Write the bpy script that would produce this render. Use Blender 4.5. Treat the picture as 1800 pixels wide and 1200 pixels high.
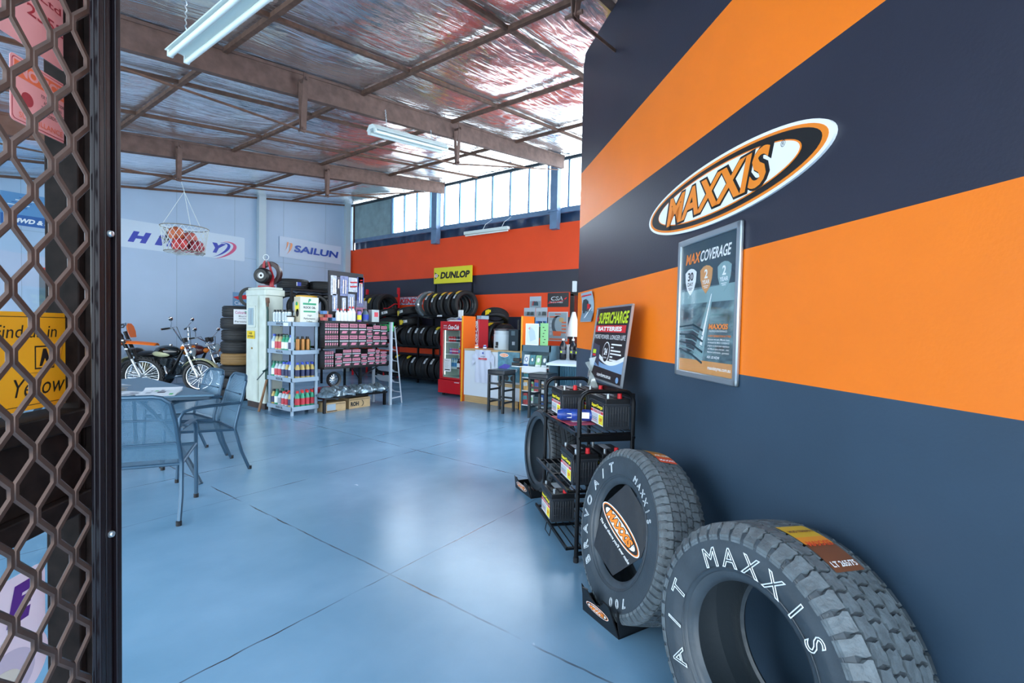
import bpy, bmesh, math, random
from mathutils import Matrix, Vector
for o in list(bpy.data.objects): bpy.data.objects.remove(o)
scene = bpy.context.scene
COL = scene.collection
rnd = random.Random(7)
pi = math.pi
# ------------------------------------------------------------------ camera
FOC = 828.56; PIT = math.radians(1.629); ROL = math.radians(1.195); PHI = math.radians(35.942); EYE = 1.4
cp, sp, cr, sr = math.cos(PIT), math.sin(PIT), math.cos(ROL), math.sin(ROL)
Fv = Vector((math.cos(PHI), math.sin(PHI), 0)); Rv = Vector((math.sin(PHI), -math.cos(PHI), 0)); Uv = Vector((0, 0, 1))
cam_d = bpy.data.cameras.new('camera'); cam = bpy.data.objects.new('camera', cam_d); COL.objects.link(cam)
cx = cr*Rv + sr*sp*Fv + sr*cp*Uv
cy = -(sr*Rv - cr*sp*Fv - cr*cp*Uv)
cz = -(cp*Fv - sp*Uv)
cam.matrix_world = Matrix(((cx.x, cy.x, cz.x, 0), (cx.y, cy.y, cz.y, 0), (cx.z, cy.z, cz.z, EYE), (0, 0, 0, 1)))
cam_d.sensor_width = 36; cam_d.lens = FOC/1800*36; cam_d.clip_start = .05; cam_d.clip_end = 300
scene.camera = cam
# ------------------------------------------------------------------ world, exposure
w = bpy.data.worlds.new('daylight'); scene.world = w; w.use_nodes = True
nt = w.node_tree; nt.nodes.clear()
bg = nt.nodes.new('ShaderNodeBackground'); wo = nt.nodes.new('ShaderNodeOutputWorld')
tc = nt.nodes.new('ShaderNodeTexCoord'); sx = nt.nodes.new('ShaderNodeSeparateXYZ'); rp = nt.nodes.new('ShaderNodeValToRGB')
nt.links.new(tc.outputs['Generated'], sx.inputs[0]); nt.links.new(sx.outputs[2], rp.inputs[0])
rp.color_ramp.elements[0].position = .0; rp.color_ramp.elements[0].color = (.86, .94, 1, 1)
rp.color_ramp.elements[1].position = .9; rp.color_ramp.elements[1].color = (.60, .80, 1, 1)
nt.links.new(rp.outputs[0], bg.inputs[0])
dt = nt.nodes.new('ShaderNodeVectorMath'); dt.operation = 'DOT_PRODUCT'; dt.inputs[1].default_value = (.93, .15, .33)   # the bright side of the sky
nt.links.new(tc.outputs['Generated'], dt.inputs[0]); mr = nt.nodes.new('ShaderNodeMapRange'); mr.inputs[1].default_value = -.1; mr.inputs[2].default_value = .95; mr.inputs[3].default_value = 3.6; mr.inputs[4].default_value = 11
nt.links.new(dt.outputs['Value'], mr.inputs[0]); nt.links.new(mr.outputs[0], bg.inputs[1])
nt.links.new(bg.outputs[0], wo.inputs[0])
vs = scene.view_settings; vs.view_transform = 'Standard'; vs.look = 'None'; vs.gamma = 1; vs.exposure = 0.6; vs.use_curve_mapping = False
scene.display_settings.display_device = 'sRGB'
# ------------------------------------------------------------------ frames of the walls
PSI = PHI + math.radians(7.72)                       # heading of the striped partition
Mv = Vector((math.cos(PSI), math.sin(PSI), 0)); Nv = Vector((Mv.y, -Mv.x, 0))
WN, WX, WY = 1.27, 8.67, 12.35                       # partition offset, window wall, white wall
def frame(o, x, y, z):
    return Matrix(((x[0], y[0], z[0], o[0]), (x[1], y[1], z[1], o[1]), (x[2], y[2], z[2], o[2]), (0, 0, 0, 1)))
def sn(s, n, z=0): return Mv*s + Nv*n + Uv*z
def onpart(s, z, n=WN): return frame(sn(s, n, z), -Mv, Uv, -Nv)        # x right, y up, z out of the wall
def onwin(y, z, x=WX): return frame((x, y, z), (0, -1, 0), (0, 0, 1), (-1, 0, 0))
def onwhite(x, z, y=WY): return frame((x, y, z), (1, 0, 0), (0, 0, 1), (0, -1, 0))
def onglass(s, z, n): return frame(sn(s, n, z), Mv, Uv, Nv)
def at(x, y, z=0, a=0): return Matrix.Translation((x, y, z)) @ Matrix.Rotation(math.radians(a), 4, 'Z')
PA = math.degrees(PSI)
def roofz(x): return 5.0 - .1475*(8.7 - x)
# ------------------------------------------------------------------ materials
def lin(h):
    h = h.lstrip('#'); v = [int(h[i:i+2], 16)/255 for i in (0, 2, 4)]
    return tuple(c/12.92 if c <= .04045 else ((c+.055)/1.055)**2.4 for c in v) + (1,)
MATS = {}
def mat(name, col, rough=.5, metal=0, var=0, vs_=8, bump=0, bs=60, spec=.5, coat=0, alpha=1, trans=0, stretch=(1, 1, 1)):
    if name in MATS: return MATS[name]
    m = bpy.data.materials.new(name); m.use_nodes = True; n = m.node_tree; b = n.nodes['Principled BSDF']
    c = lin(col); b.inputs['Base Color'].default_value = c
    b.inputs['Roughness'].default_value = rough; b.inputs['Metallic'].default_value = metal
    b.inputs['Specular IOR Level'].default_value = spec; b.inputs['Coat Weight'].default_value = coat
    b.inputs['Alpha'].default_value = alpha; b.inputs['Transmission Weight'].default_value = trans
    if var or bump:
        t = n.nodes.new('ShaderNodeTexCoord'); mp = n.nodes.new('ShaderNodeMapping'); mp.inputs['Scale'].default_value = stretch
        n.links.new(t.outputs['Object'], mp.inputs[0])
    if var:
        z = n.nodes.new('ShaderNodeTexNoise'); z.inputs['Scale'].default_value = vs_; z.inputs['Detail'].default_value = 6
        r = n.nodes.new('ShaderNodeValToRGB')
        r.color_ramp.elements[0].position = .3; r.color_ramp.elements[1].position = .7
        r.color_ramp.elements[0].color = tuple(max(0, q*(1-var)) for q in c[:3]) + (1,)
        r.color_ramp.elements[1].color = tuple(min(1, q*(1+var)) for q in c[:3]) + (1,)
        n.links.new(mp.outputs[0], z.inputs['Vector']); n.links.new(z.outputs['Fac'], r.inputs[0]); n.links.new(r.outputs[0], b.inputs['Base Color'])
    if bump:
        z = n.nodes.new('ShaderNodeTexNoise'); z.inputs['Scale'].default_value = bs; z.inputs['Detail'].default_value = 4
        bp = n.nodes.new('ShaderNodeBump'); bp.inputs['Strength'].default_value = bump; bp.inputs['Distance'].default_value = .01
        n.links.new(mp.outputs[0], z.inputs['Vector']); n.links.new(z.outputs['Fac'], bp.inputs['Height']); n.links.new(bp.outputs[0], b.inputs['Normal'])
    MATS[name] = m; return m
def glass_mat(name, tint=(1, 1, 1, 1), gloss=.08, base=0.0, basecol='#ffffff'):
    if name in MATS: return MATS[name]
    m = bpy.data.materials.new(name); m.use_nodes = True; n = m.node_tree; n.nodes.clear()
    o = n.nodes.new('ShaderNodeOutputMaterial'); t = n.nodes.new('ShaderNodeBsdfTransparent'); g = n.nodes.new('ShaderNodeBsdfGlossy')
    t.inputs[0].default_value = tint; g.inputs['Roughness'].default_value = .03
    lw = n.nodes.new('ShaderNodeLayerWeight'); lw.inputs[0].default_value = .5
    pw = n.nodes.new('ShaderNodeMath'); pw.operation = 'POWER'; pw.inputs[1].default_value = 5; n.links.new(lw.outputs['Facing'], pw.inputs[0])
    f = n.nodes.new('ShaderNodeMath'); f.operation = 'MULTIPLY_ADD'; f.inputs[1].default_value = .7; f.inputs[2].default_value = gloss*.5; n.links.new(pw.outputs[0], f.inputs[0])
    mx = n.nodes.new('ShaderNodeMixShader'); n.links.new(f.outputs[0], mx.inputs[0]); n.links.new(t.outputs[0], mx.inputs[1]); n.links.new(g.outputs[0], mx.inputs[2])
    last = mx
    if base:
        d = n.nodes.new('ShaderNodeBsdfDiffuse'); d.inputs[0].default_value = lin(basecol)
        m2 = n.nodes.new('ShaderNodeMixShader'); m2.inputs[0].default_value = base
        n.links.new(mx.outputs[0], m2.inputs[1]); n.links.new(d.outputs[0], m2.inputs[2]); last = m2
    n.links.new(last.outputs[0], o.inputs[0]); MATS[name] = m; return m
def perf_mat(name, col, scale=110, hole=.3):
    """perforated steel sheet: see-through round holes in a regular grid"""
    if name in MATS: return MATS[name]
    m = mat(name, col, .35, .4); n = m.node_tree; b = n.nodes['Principled BSDF']
    t = n.nodes.new('ShaderNodeTexCoord'); mp = n.nodes.new('ShaderNodeMapping'); mp.inputs['Scale'].default_value = (1,1,1)
    mp.inputs['Rotation'].default_value = (0, 0, 0)
    v = n.nodes.new('ShaderNodeVectorMath'); v.operation = 'FRACTION'
    s = n.nodes.new('ShaderNodeVectorMath'); s.operation = 'SUBTRACT'; s.inputs[1].default_value = (.5, .5, .5)
    k = n.nodes.new('ShaderNodeVectorMath'); k.operation = 'MULTIPLY'; k.inputs[1].default_value = (1, 1, 0)
    l = n.nodes.new('ShaderNodeVectorMath'); l.operation = 'LENGTH'
    g = n.nodes.new('ShaderNodeMath'); g.operation = 'GREATER_THAN'; g.inputs[1].default_value = hole
    n.links.new(t.outputs['UV'], mp.inputs[0]); n.links.new(mp.outputs[0], v.inputs[0]); n.links.new(v.outputs[0], s.inputs[0])
    n.links.new(s.outputs[0], k.inputs[0]); n.links.new(k.outputs[0], l.inputs[0]); n.links.new(l.outputs['Value'], g.inputs[0]); n.links.new(g.outputs[0], b.inputs['Alpha'])
    return m
# ------------------------------------------------------------------ mesh builder
FONT = {}
def glyphs(s, outline=0.0, bold=0.0):
    key = (s, outline, bold)
    if key not in FONT:
        cu = bpy.data.curves.new('f', 'FONT'); cu.body = s; cu.resolution_u = 3; cu.align_x = 'CENTER'; cu.align_y = 'CENTER'
        if outline: cu.fill_mode = 'NONE'; cu.bevel_depth = outline; cu.bevel_resolution = 0
        elif bold: cu.offset = bold
        ob = bpy.data.objects.new('f', cu); COL.objects.link(ob); bpy.context.view_layer.update()
        dg = bpy.context.evaluated_depsgraph_get(); me = bpy.data.meshes.new_from_object(ob.evaluated_get(dg))
        V = [tuple(q.co) for q in me.vertices]; F = [tuple(p.vertices) for p in me.polygons]
        bpy.data.objects.remove(ob); bpy.data.meshes.remove(me)
        if V:
            x0 = min(q[0] for q in V); x1 = max(q[0] for q in V); y0 = min(q[1] for q in V); y1 = max(q[1] for q in V)
            V = [(q[0]-(x0+x1)/2, q[1]-(y0+y1)/2, q[2]) for q in V]
            FONT[key] = (V, F, x1-x0, y1-y0)
        else: FONT[key] = ([], [], 1, 1)
    return FONT[key]
class MB:
    def __init__(s): s.v = []; s.f = []; s.m = []; s.T = Matrix.Identity(4); s.uv = None
    def add(s, V, F, m=0, T=None):
        k = len(s.v); T = s.T @ T if T is not None else s.T
        s.v += [tuple(T @ Vector(q)) for q in V]; s.f += [tuple(i+k for i in f) for f in F]; s.m += [m]*len(F); return s
    def box(s, c, d, m=0, T=None):
        x, y, z = c; a, b, e = d[0]/2, d[1]/2, d[2]/2
        V = [(x-a, y-b, z-e), (x+a, y-b, z-e), (x+a, y+b, z-e), (x-a, y+b, z-e), (x-a, y-b, z+e), (x+a, y-b, z+e), (x+a, y+b, z+e), (x-a, y+b, z+e)]
        return s.add(V, [(0, 3, 2, 1), (4, 5, 6, 7), (0, 1, 5, 4), (1, 2, 6, 5), (2, 3, 7, 6), (3, 0, 4, 7)], m, T)
    def bb(s, x0, x1, y0, y1, z0, z1, m=0, T=None):
        return s.box(((x0+x1)/2, (y0+y1)/2, (z0+z1)/2), (x1-x0, y1-y0, z1-z0), m, T)
    def tube(s, P, r, n=8, closed=False, m=0, T=None, flat=None):
        P = [Vector(p) for p in P]; N = len(P); V = []; F = []
        up = Vector((0, 0, 1)); prev = None
        for i, p in enumerate(P):
            if closed: d = P[(i+1) % N]-P[i-1]
            else: d = P[min(i+1, N-1)]-P[max(i-1, 0)]
            if d.length < 1e-9: d = Vector((0, 0, 1))
            d.normalize()
            if prev is None:
                a = d.cross(up)
                if a.length < 1e-3: a = d.cross(Vector((1, 0, 0)))
            else: a = prev - d*prev.dot(d)
            a.normalize(); prev = a; b = d.cross(a)
            rr = r[i] if isinstance(r, (list, tuple)) else r
            for k in range(n):
                t = 2*pi*(k+.5)/n; ca, cb = math.cos(t), math.sin(t)
                if flat: V.append(p + a*ca*rr*flat[0] + b*cb*rr*flat[1])
                else: V.append(p + a*ca*rr + b*cb*rr)
        for i in range(N if closed else N-1):
            j = (i+1) % N
            for k in range(n): F.append((i*n+k, i*n+(k+1) % n, j*n+(k+1) % n, j*n+k))
        if not closed: F.append(tuple(range(n-1, -1, -1))); F.append(tuple((N-1)*n+k for k in range(n)))
        return s.add(V, F, m, T)
    def cyl(s, a, b, r, r2=None, n=16, m=0, T=None):
        return s.tube([a, b], [r, r if r2 is None else r2], n, m=m, T=T)
    def lathe(s, prof, n=32, m=0, T=None, closed=False, arc=2*pi):
        """prof: (r, z) about z; m may be a function of the profile segment"""
        V = []; F = []; K = len(prof); full = abs(arc-2*pi) < 1e-6; nn = n if full else n+1
        for i in range(nn):
            t = arc*i/n; c, q = math.cos(t), math.sin(t)
            V += [(r*c, r*q, z) for r, z in prof]
        segs = K if closed else K-1; mm = []
        for i in range(n):
            j = (i+1) % nn
            for k in range(segs):
                l = (k+1) % K; F.append((i*K+k, j*K+k, j*K+l, i*K+l)); mm.append(m(k) if callable(m) else m)
        k0 = len(s.m); s.add(V, F, 0, T); s.m[k0:] = mm; return s
    def ball(s, c, r, n=16, m=0, T=None, sc=(1, 1, 1)):
        h = max(6, n//2); pr = [(math.sin(pi*i/h)*r, -math.cos(pi*i/h)*r) for i in range(h+1)]
        L = Matrix.Translation(c) @ Matrix.Diagonal((sc[0], sc[1], sc[2], 1))
        return s.lathe(pr, n, m, (T @ L) if T is not None else L)
    def prism(s, poly, z0, z1, m=0, T=None, side=None):
        n = len(poly); V = [(x, y, z0) for x, y in poly] + [(x, y, z1) for x, y in poly]
        k0 = len(s.m)
        s.add(V, [tuple(range(n-1, -1, -1)), tuple(range(n, 2*n))] + [(i, (i+1) % n, n+(i+1) % n, n+i) for i in range(n)], m, T)
        if side is not None: s.m[k0+2:] = [side]*n
        return s
    def grid(s, fn, nu, nv, m=0, T=None):
        V = [fn(i/nu, j/nv) for j in range(nv+1) for i in range(nu+1)]
        F = [(j*(nu+1)+i, j*(nu+1)+i+1, (j+1)*(nu+1)+i+1, (j+1)*(nu+1)+i) for j in range(nv) for i in range(nu)]
        return s.add(V, F, m, T)
    def text(s, t, c, h=None, w=None, z=.001, m=0, T=None, shear=0, outline=0, bold=0, rot=0, sy=1):
        V, F, tw, th = glyphs(t, outline, bold)
        if not V: return s
        kx = ky = 1
        if h: kx = ky = h/th
        if w: kx = w/tw; ky = ky if h else kx
        cr_, sr_ = math.cos(rot), math.sin(rot); out = []
        for x, y, q in V:
            x = x*kx + shear*y*ky; y = y*ky; out.append((c[0]+x*cr_-y*sr_, c[1]+x*sr_+y*cr_, z+q*min(kx, ky)))
        return s.add(out, F, m, T)
    def ell(s, c, a, b, z0, z1, m=0, n=40, T=None, rot=0):
        P = []
        for i in range(n):
            t = 2*pi*i/n; x, y = a*math.cos(t), b*math.sin(t)
            P.append((c[0]+x*math.cos(rot)-y*math.sin(rot), c[1]+x*math.sin(rot)+y*math.cos(rot)))
        return s.prism(P, z0, z1, m, T)
    def mesh(s, name, mats, smooth=35):
        me = bpy.data.meshes.new(name); me.from_pydata(s.v, [], s.f)
        for q in (mats if isinstance(mats, (list, tuple)) else [mats]): me.materials.append(q)
        me.polygons.foreach_set('material_index', s.m)
        if smooth:
            me.polygons.foreach_set('use_smooth', [True]*len(me.polygons)); me.set_sharp_from_angle(angle=math.radians(smooth))
        me.update(); return me
    def build(s, name, mats, parent=None, label=None, cat=None, group=None, kind=None, bevel=0, T=None, smooth=35, loc=None):
        o = bpy.data.objects.new(name, s.mesh(name, mats, smooth)); COL.objects.link(o)
        if parent: o.parent = parent
        if T is not None: o.matrix_local = T
        if bevel:
            b = o.modifiers.new('bevel', 'BEVEL'); b.width = bevel; b.segments = 2; b.limit_method = 'ANGLE'; b.angle_limit = math.radians(40)
        if label: o['label'] = label
        if cat: o['category'] = cat
        if group: o['group'] = group
        if kind: o['kind'] = kind
        return o
def thing(name, label, cat, T=None, group=None):
    o = bpy.data.objects.new(name, None); COL.objects.link(o); o.empty_display_size = .1
    if T is not None: o.matrix_world = T
    o['label'] = label; o['category'] = cat
    if group: o['group'] = group
    return o
def kids(o): return [c for c in bpy.data.objects if c.parent == o]
def clone(o, T, label=None, group=None, parent=None):
    c = o.copy(); COL.objects.link(c)
    if parent is not None: c.parent = parent
    else: c.matrix_world = T
    if label: c['label'] = label
    if group: c['group'] = group
    for k in kids(o): clone(k, None, parent=c)
    return c
def arcpts(c, r, a0, a1, n, f=lambda x, y: (x, y, 0)):
    return [f(c[0]+r*math.cos(a0+(a1-a0)*i/n), c[1]+r*math.sin(a0+(a1-a0)*i/n)) for i in range(n+1)]
def rounded(w_, h_, r, n=5, cx_=0, cy_=0):
    P = []
    for (x, y, a) in ((w_/2-r, h_/2-r, 0), (-w_/2+r, h_/2-r, pi/2), (-w_/2+r, -h_/2+r, pi), (w_/2-r, -h_/2+r, 3*pi/2)):
        P += [(cx_+x+r*math.cos(a+pi/2*i/n), cy_+y+r*math.sin(a+pi/2*i/n)) for i in range(n+1)]
    return P
# common materials
orange = mat('orange_paint', '#fb7d10', .45, var=.03, vs_=3, bump=.05, bs=90)
navy = mat('charcoal_navy_paint', '#2b2c3b', .42, var=.08, vs_=2, bump=.06, bs=90)
slate = mat('slate_paint', '#33475a', .45, var=.10, vs_=2, bump=.06, bs=90)
redor = mat('red_orange_paint', '#ef480c', .5, var=.04, vs_=2)
white_w = mat('white_sheet', '#a9bfd8', .45, var=.03, vs_=1.5)
black_m = mat('black_metal', '#16181c', .35, .6)
blackp = mat('black_plastic', '#15171b', .4)
rubber = mat('rubber', '#454c52', .5, var=.15, vs_=12, bump=.1, bs=120)
rubber_s = mat('rubber_sidewall', '#39424a', .38, var=.2, vs_=9, bump=.08, bs=90)
steelb = mat('rusty_beam', '#6b5148', .7, .1, var=.25, vs_=10, bump=.2, bs=40)
alu = mat('aluminium', '#b9c2c8', .3, .8)
chrome = mat('chrome', '#d5dade', .12, 1)
white_p = mat('white_plastic', '#e8ecee', .4)
pure = mat('white_print', '#f4f6f8', .5)
ink = mat('black_print', '#101114', .5)
oran_i = mat('orange_print', '#f5871f', .5)
red_i = mat('red_print', '#d81e28', .5)
blue_i = mat('blue_print', '#2440a8', .5)
yel_i = mat('yellow_print', '#f0e02a', .5)
lime_i = mat('lime_print', '#c9e02a', .5)
grn_i = mat('green_print', '#1b9a6c', .5)
grey_i = mat('grey_print', '#8f9aa4', .5)
# ------------------------------------------------------------------ floor
def floor_mat():
    m = bpy.data.materials.new('painted_concrete'); m.use_nodes = True; n = m.node_tree; b = n.nodes['Principled BSDF']; L = n.links
    t = n.nodes.new('ShaderNodeTexCoord'); g = n.nodes.new('ShaderNodeNewGeometry'); sxyz = n.nodes.new('ShaderNodeSeparateXYZ')
    nz = n.nodes.new('ShaderNodeTexNoise'); nz.inputs['Scale'].default_value = 1.3; nz.inputs['Detail'].default_value = 8
    L.new(g.outputs['Position'], nz.inputs['Vector'])
    r = n.nodes.new('ShaderNodeValToRGB'); r.color_ramp.elements[0].position = .35; r.color_ramp.elements[1].position = .7
    r.color_ramp.elements[0].color = lin('#6b94b0'); r.color_ramp.elements[1].color = lin('#80a6c2')
    L.new(nz.outputs['Fac'], r.inputs[0])
    # scuffs and specks
    n2 = n.nodes.new('ShaderNodeTexNoise'); n2.inputs['Scale'].default_value = 14; n2.inputs['Detail'].default_value = 10; n2.inputs['Roughness'].default_value = .7
    L.new(g.outputs['Position'], n2.inputs['Vector'])
    r2 = n.nodes.new('ShaderNodeValToRGB'); r2.color_ramp.elements[0].position = .70; r2.color_ramp.elements[1].position = .74
    L.new(n2.outputs['Fac'], r2.inputs[0])
    mx = n.nodes.new('ShaderNodeMix'); mx.data_type = 'RGBA'; mx.inputs[7].default_value = lin('#8397a6')
    L.new(r2.outputs[0], mx.inputs[0]); L.new(r.outputs[0], mx.inputs[6])
    # joints of the slab
    L.new(g.outputs['Position'], sxyz.inputs[0])
    wob = n.nodes.new('ShaderNodeTexNoise'); wob.inputs['Scale'].default_value = 6; L.new(g.outputs['Position'], wob.inputs['Vector'])
    def dist(axis, v, wd, amp=.02):
        a = n.nodes.new('ShaderNodeMath'); a.operation = 'MULTIPLY_ADD'; a.inputs[1].default_value = amp; L.new(wob.outputs['Fac'], a.inputs[0]); L.new(sxyz.outputs[axis], a.inputs[2])
        d = n.nodes.new('ShaderNodeMath'); d.operation = 'SUBTRACT'; L.new(a.outputs[0], d.inputs[0]); d.inputs[1].default_value = v + amp/2
        e = n.nodes.new('ShaderNodeMath'); e.operation = 'ABSOLUTE'; L.new(d.outputs[0], e.inputs[0])
        f = n.nodes.new('ShaderNodeMath'); f.operation = 'LESS_THAN'; f.inputs[1].default_value = wd; L.new(e.outputs[0], f.inputs[0]); return f
    js = [dist(0, 1.73, .005), dist(0, 3.66, .005), dist(0, 5.6, .004), dist(1, 2.07, .004), dist(1, 3.95, .004), dist(1, 4.85, .004), dist(1, 6.7, .003), dist(1, 5.85, .003)]
    acc = js[0]
    for q in js[1:]:
        k = n.nodes.new('ShaderNodeMath'); k.operation = 'MAXIMUM'; L.new(acc.outputs[0], k.inputs[0]); L.new(q.outputs[0], k.inputs[1]); acc = k
    jn = n.nodes.new('ShaderNodeMath'); jn.operation = 'MULTIPLY'; L.new(acc.outputs[0], jn.inputs[0])
    n3 = n.nodes.new('ShaderNodeTexNoise'); n3.inputs['Scale'].default_value = 3; L.new(g.outputs['Position'], n3.inputs['Vector'])
    r3 = n.nodes.new('ShaderNodeValToRGB'); r3.color_ramp.elements[0].position = .35; r3.color_ramp.elements[1].position = .6; L.new(n3.outputs['Fac'], r3.inputs[0]); L.new(r3.outputs[0], jn.inputs[1])
    m2 = n.nodes.new('ShaderNodeMix'); m2.data_type = 'RGBA'; m2.inputs[7].default_value = lin('#3d3f44'); L.new(jn.outputs[0], m2.inputs[0]); L.new(mx.outputs[2], m2.inputs[6])
    L.new(m2.outputs[2], b.inputs['Base Color'])
    rr = n.nodes.new('ShaderNodeMapRange'); rr.inputs[3].default_value = .12; rr.inputs[4].default_value = .34; L.new(nz.outputs['Fac'], rr.inputs[0]); L.new(rr.outputs[0], b.inputs['Roughness'])
    bp = n.nodes.new('ShaderNodeBump'); bp.inputs['Strength'].default_value = .25; bp.inputs['Distance'].default_value = .004; L.new(n2.outputs['Fac'], bp.inputs['Height'])
    bp2 = n.nodes.new('ShaderNodeBump'); bp2.inputs['Strength'].default_value = .6; bp2.inputs['Distance'].default_value = .004; bp2.invert = True
    L.new(acc.outputs[0], bp2.inputs['Height']); L.new(bp.outputs[0], bp2.inputs['Normal']); L.new(bp2.outputs[0], b.inputs['Normal'])
    b.inputs['Specular IOR Level'].default_value = .55
    return m
MB().bb(-3, 9.0, -4, 12.6, -.1, 0).build('floor', floor_mat(), kind='structure', smooth=0)
MB().bb(-40, 50, -40, 60, -.16, -.11).build('ground', mat('outside_concrete', '#b9b6ad', .8, var=.1, vs_=.5), kind='structure', smooth=0)
# ------------------------------------------------------------------ white back wall
g = MB().bb(-3, 8.75, WY, WY+.12, 0, 5.2)
joints = mat('sheet_joint', '#8fa3b6', .5)
for i in range(9): g.bb(-1.94+i*1.22-.004, -1.94+i*1.22+.004, WY-.002, WY+.01, 0, 5.1, 1)
g.bb(-3, 8.6, WY-.002, WY+.01, 3.00, 3.008, 1)
g.build('wall_back', [white_w, joints], kind='structure', smooth=0)
colm = mat('pale_steel', '#b7c8d2', .5)
k = 0
def trim(b, m, bevel=0):
    global k; k += 1
    return b.build('trim_%d' % k, m, kind='structure', bevel=bevel, smooth=0)
trim(MB().bb(5.9, 6.08, WY-.12, WY, 0, 4.72), colm)
trim(MB().bb(8.42, 8.58, WY-.1, WY, 0, 5.0), colm)
# ------------------------------------------------------------------ window wall with painted bands
g = MB(); bands = [(0, .68, 1), (.68, 1.2, 0), (1.2, 1.655, 1), (1.655, 2.18, 0), (2.18, 2.65, 1), (2.65, 3.635, 0)]
for a, b_, m in bands: g.bb(WX, WX+.05, 4.80, WY, a, b_, m)
for a, b_, m in bands:
    if a >= 2.18: g.bb(WX, WX+.05, .2, 4.80, a, b_, m)
g.bb(WX, WX+.05, .2, 3.9, 0, 2.18, 1)
g.build('wall_window', [redor, navy], kind='structure', smooth=0)
trim(MB().bb(WX-.02, WX+.02, 4.72, 4.8, 0, 2.13, 0).bb(WX-.02, WX+.02, 3.9, 4.8, 2.1, 2.18, 0), mat('door_frame_dark', '#1c1512', .5))
MB().bb(WX+.3, WX+.34, 3.7, 4.9, 0, 2.2).build('door_1', mat('door_dark', '#241a16', .5), kind='structure')
# below the glass: dark film, sill; columns
film = mat('dark_film', '#1c3350', .3, var=.3, vs_=4, bump=.5, bs=9)
g = MB().grid(lambda u, v: (8.78 + .025*math.sin(u*90)*math.sin(v*3) + .012*math.sin(u*211), 12.3-u*12.1, 3.60+v*.28), 240, 4)
g.build('trim_film', film, kind='structure')
sill = mat('blue_grey_steel', '#6d86a4', .5, .2, var=.1)
trim(MB().bb(8.70, 8.82, .2, 12.3, 3.86, 3.955), sill)
for y0, y1 in ((5.10, 5.27), (8.62, 8.80), (1.6, 1.77)):
    trim(MB().bb(8.53, 8.69, y0, y1, 3.5, roofz(8.6)+.02).bb(8.50, 8.56, y0-.03, y1+.03, 3.86, 3.9), sill)
# glazing: one window per bay
mull = mat('mullion_blue', '#2f6290', .4, .3); pane_m = glass_mat('window_glass')
bays = [([10.53, 10.05, 9.56, 9.05], 10.56, 8.83), ([8.54, 8.02, 7.50, 6.985, 6.465, 5.95, 5.45], 8.60, 5.29), ([4.94, 4.42, 3.9, 3.38, 2.86, 2.34, 1.85], 5.10, 1.79), ([1.4, .9, .4], 1.6, .2)]
for i, (ms, y0, y1) in enumerate(bays):
    top = roofz(8.74)
    fr = MB().bb(8.73, 8.77, y1, y0, 3.955, 3.975).bb(8.73, 8.77, y1, y0, top-.03, top).build('window_%d' % (i+1), mull, kind='structure')
    for y in ms: MB().bb(8.715, 8.765, y-.016, y+.016, 3.95, top).build('mullion', mull, fr)
    MB().bb(8.745, 8.749, y1, y0, 3.96, top).build('pane', pane_m, fr, smooth=0)
# corrugated sheet beside the first window
g = MB().grid(lambda u, v: (8.76+.012*math.sin(u*2*pi*38), 12.3-u*1.74, 3.87+v*1.1), 380, 1)
g.build('trim_corrugated', mat('corrugated_sheet', '#8fa6ad', .5, .3, var=.15, vs_=5), kind='structure')
trim(MB().bb(8.70, 8.76, 10.53, 10.57, 3.9, 5.0), sill)
trim(MB().cyl((8.66, 12.2, 3.6), (8.66, 12.2, 4.95), .025, n=10), mat('dark_rust_pipe', '#4a2a22', .6))
# ------------------------------------------------------------------ roof: foil, battens, beams
def foil_mat():
    m = bpy.data.materials.new('silver_foil'); m.use_nodes = True; n = m.node_tree; b = n.nodes['Principled BSDF']; L = n.links
    b.inputs['Metallic'].default_value = .92; b.inputs['Base Color'].default_value = (.94, .96, .98, 1)
    g_ = n.nodes.new('ShaderNodeNewGeometry'); mp = n.nodes.new('ShaderNodeMapping'); mp.inputs['Rotation'].default_value = (0, 0, .5); mp.inputs['Scale'].default_value = (1.0, 5.5, 1)
    L.new(g_.outputs['Position'], mp.inputs[0])
    a = n.nodes.new('ShaderNodeTexNoise'); a.inputs['Scale'].default_value = 2.2; a.inputs['Detail'].default_value = 4; a.inputs['Distortion'].default_value = .9
    c = n.nodes.new('ShaderNodeTexNoise'); c.inputs['Scale'].default_value = 1.1; c.inputs['Detail'].default_value = 3
    L.new(mp.outputs[0], a.inputs['Vector']); L.new(g_.outputs['Position'], c.inputs['Vector'])
    b1 = n.nodes.new('ShaderNodeBump'); b1.inputs['Strength'].default_value = .5; b1.inputs['Distance'].default_value = .035; L.new(a.outputs['Fac'], b1.inputs['Height'])
    b2 = n.nodes.new('ShaderNodeBump'); b2.inputs['Strength'].default_value = .6; b2.inputs['Distance'].default_value = .13; L.new(c.outputs['Fac'], b2.inputs['Height']); L.new(b1.outputs[0], b2.inputs['Normal'])
    L.new(b2.outputs[0], b.inputs['Normal'])
    r = n.nodes.new('ShaderNodeMapRange'); r.inputs[3].default_value = .12; r.inputs[4].default_value = .30; L.new(c.outputs['Fac'], r.inputs[0]); L.new(r.outputs[0], b.inputs['Roughness'])
    return m
g = MB(); BX = [-2.6, -1.05, .5, 2.07, 3.62, 5.2, 6.83, 8.55]; RY = [-.6, .75, 1.7, 2.75, 4.1, 4.97, 6.05, 7.4, 8.38, 9.4, 10.9, 12.4]
def foilz(u, v):
    x = -3+u*11.95; y = -1.2+v*13.6
    def ph(t, L_):
        for a_, b_ in zip(L_, L_[1:]):
            if a_ <= t <= b_: return math.sin(pi*(t-a_)/(b_-a_))
        return 0
    sag = .05*ph(x, BX)*ph(y, RY)
    return (x, y, roofz(x)+.02-sag)
g.grid(foilz, 110, 120)
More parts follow.
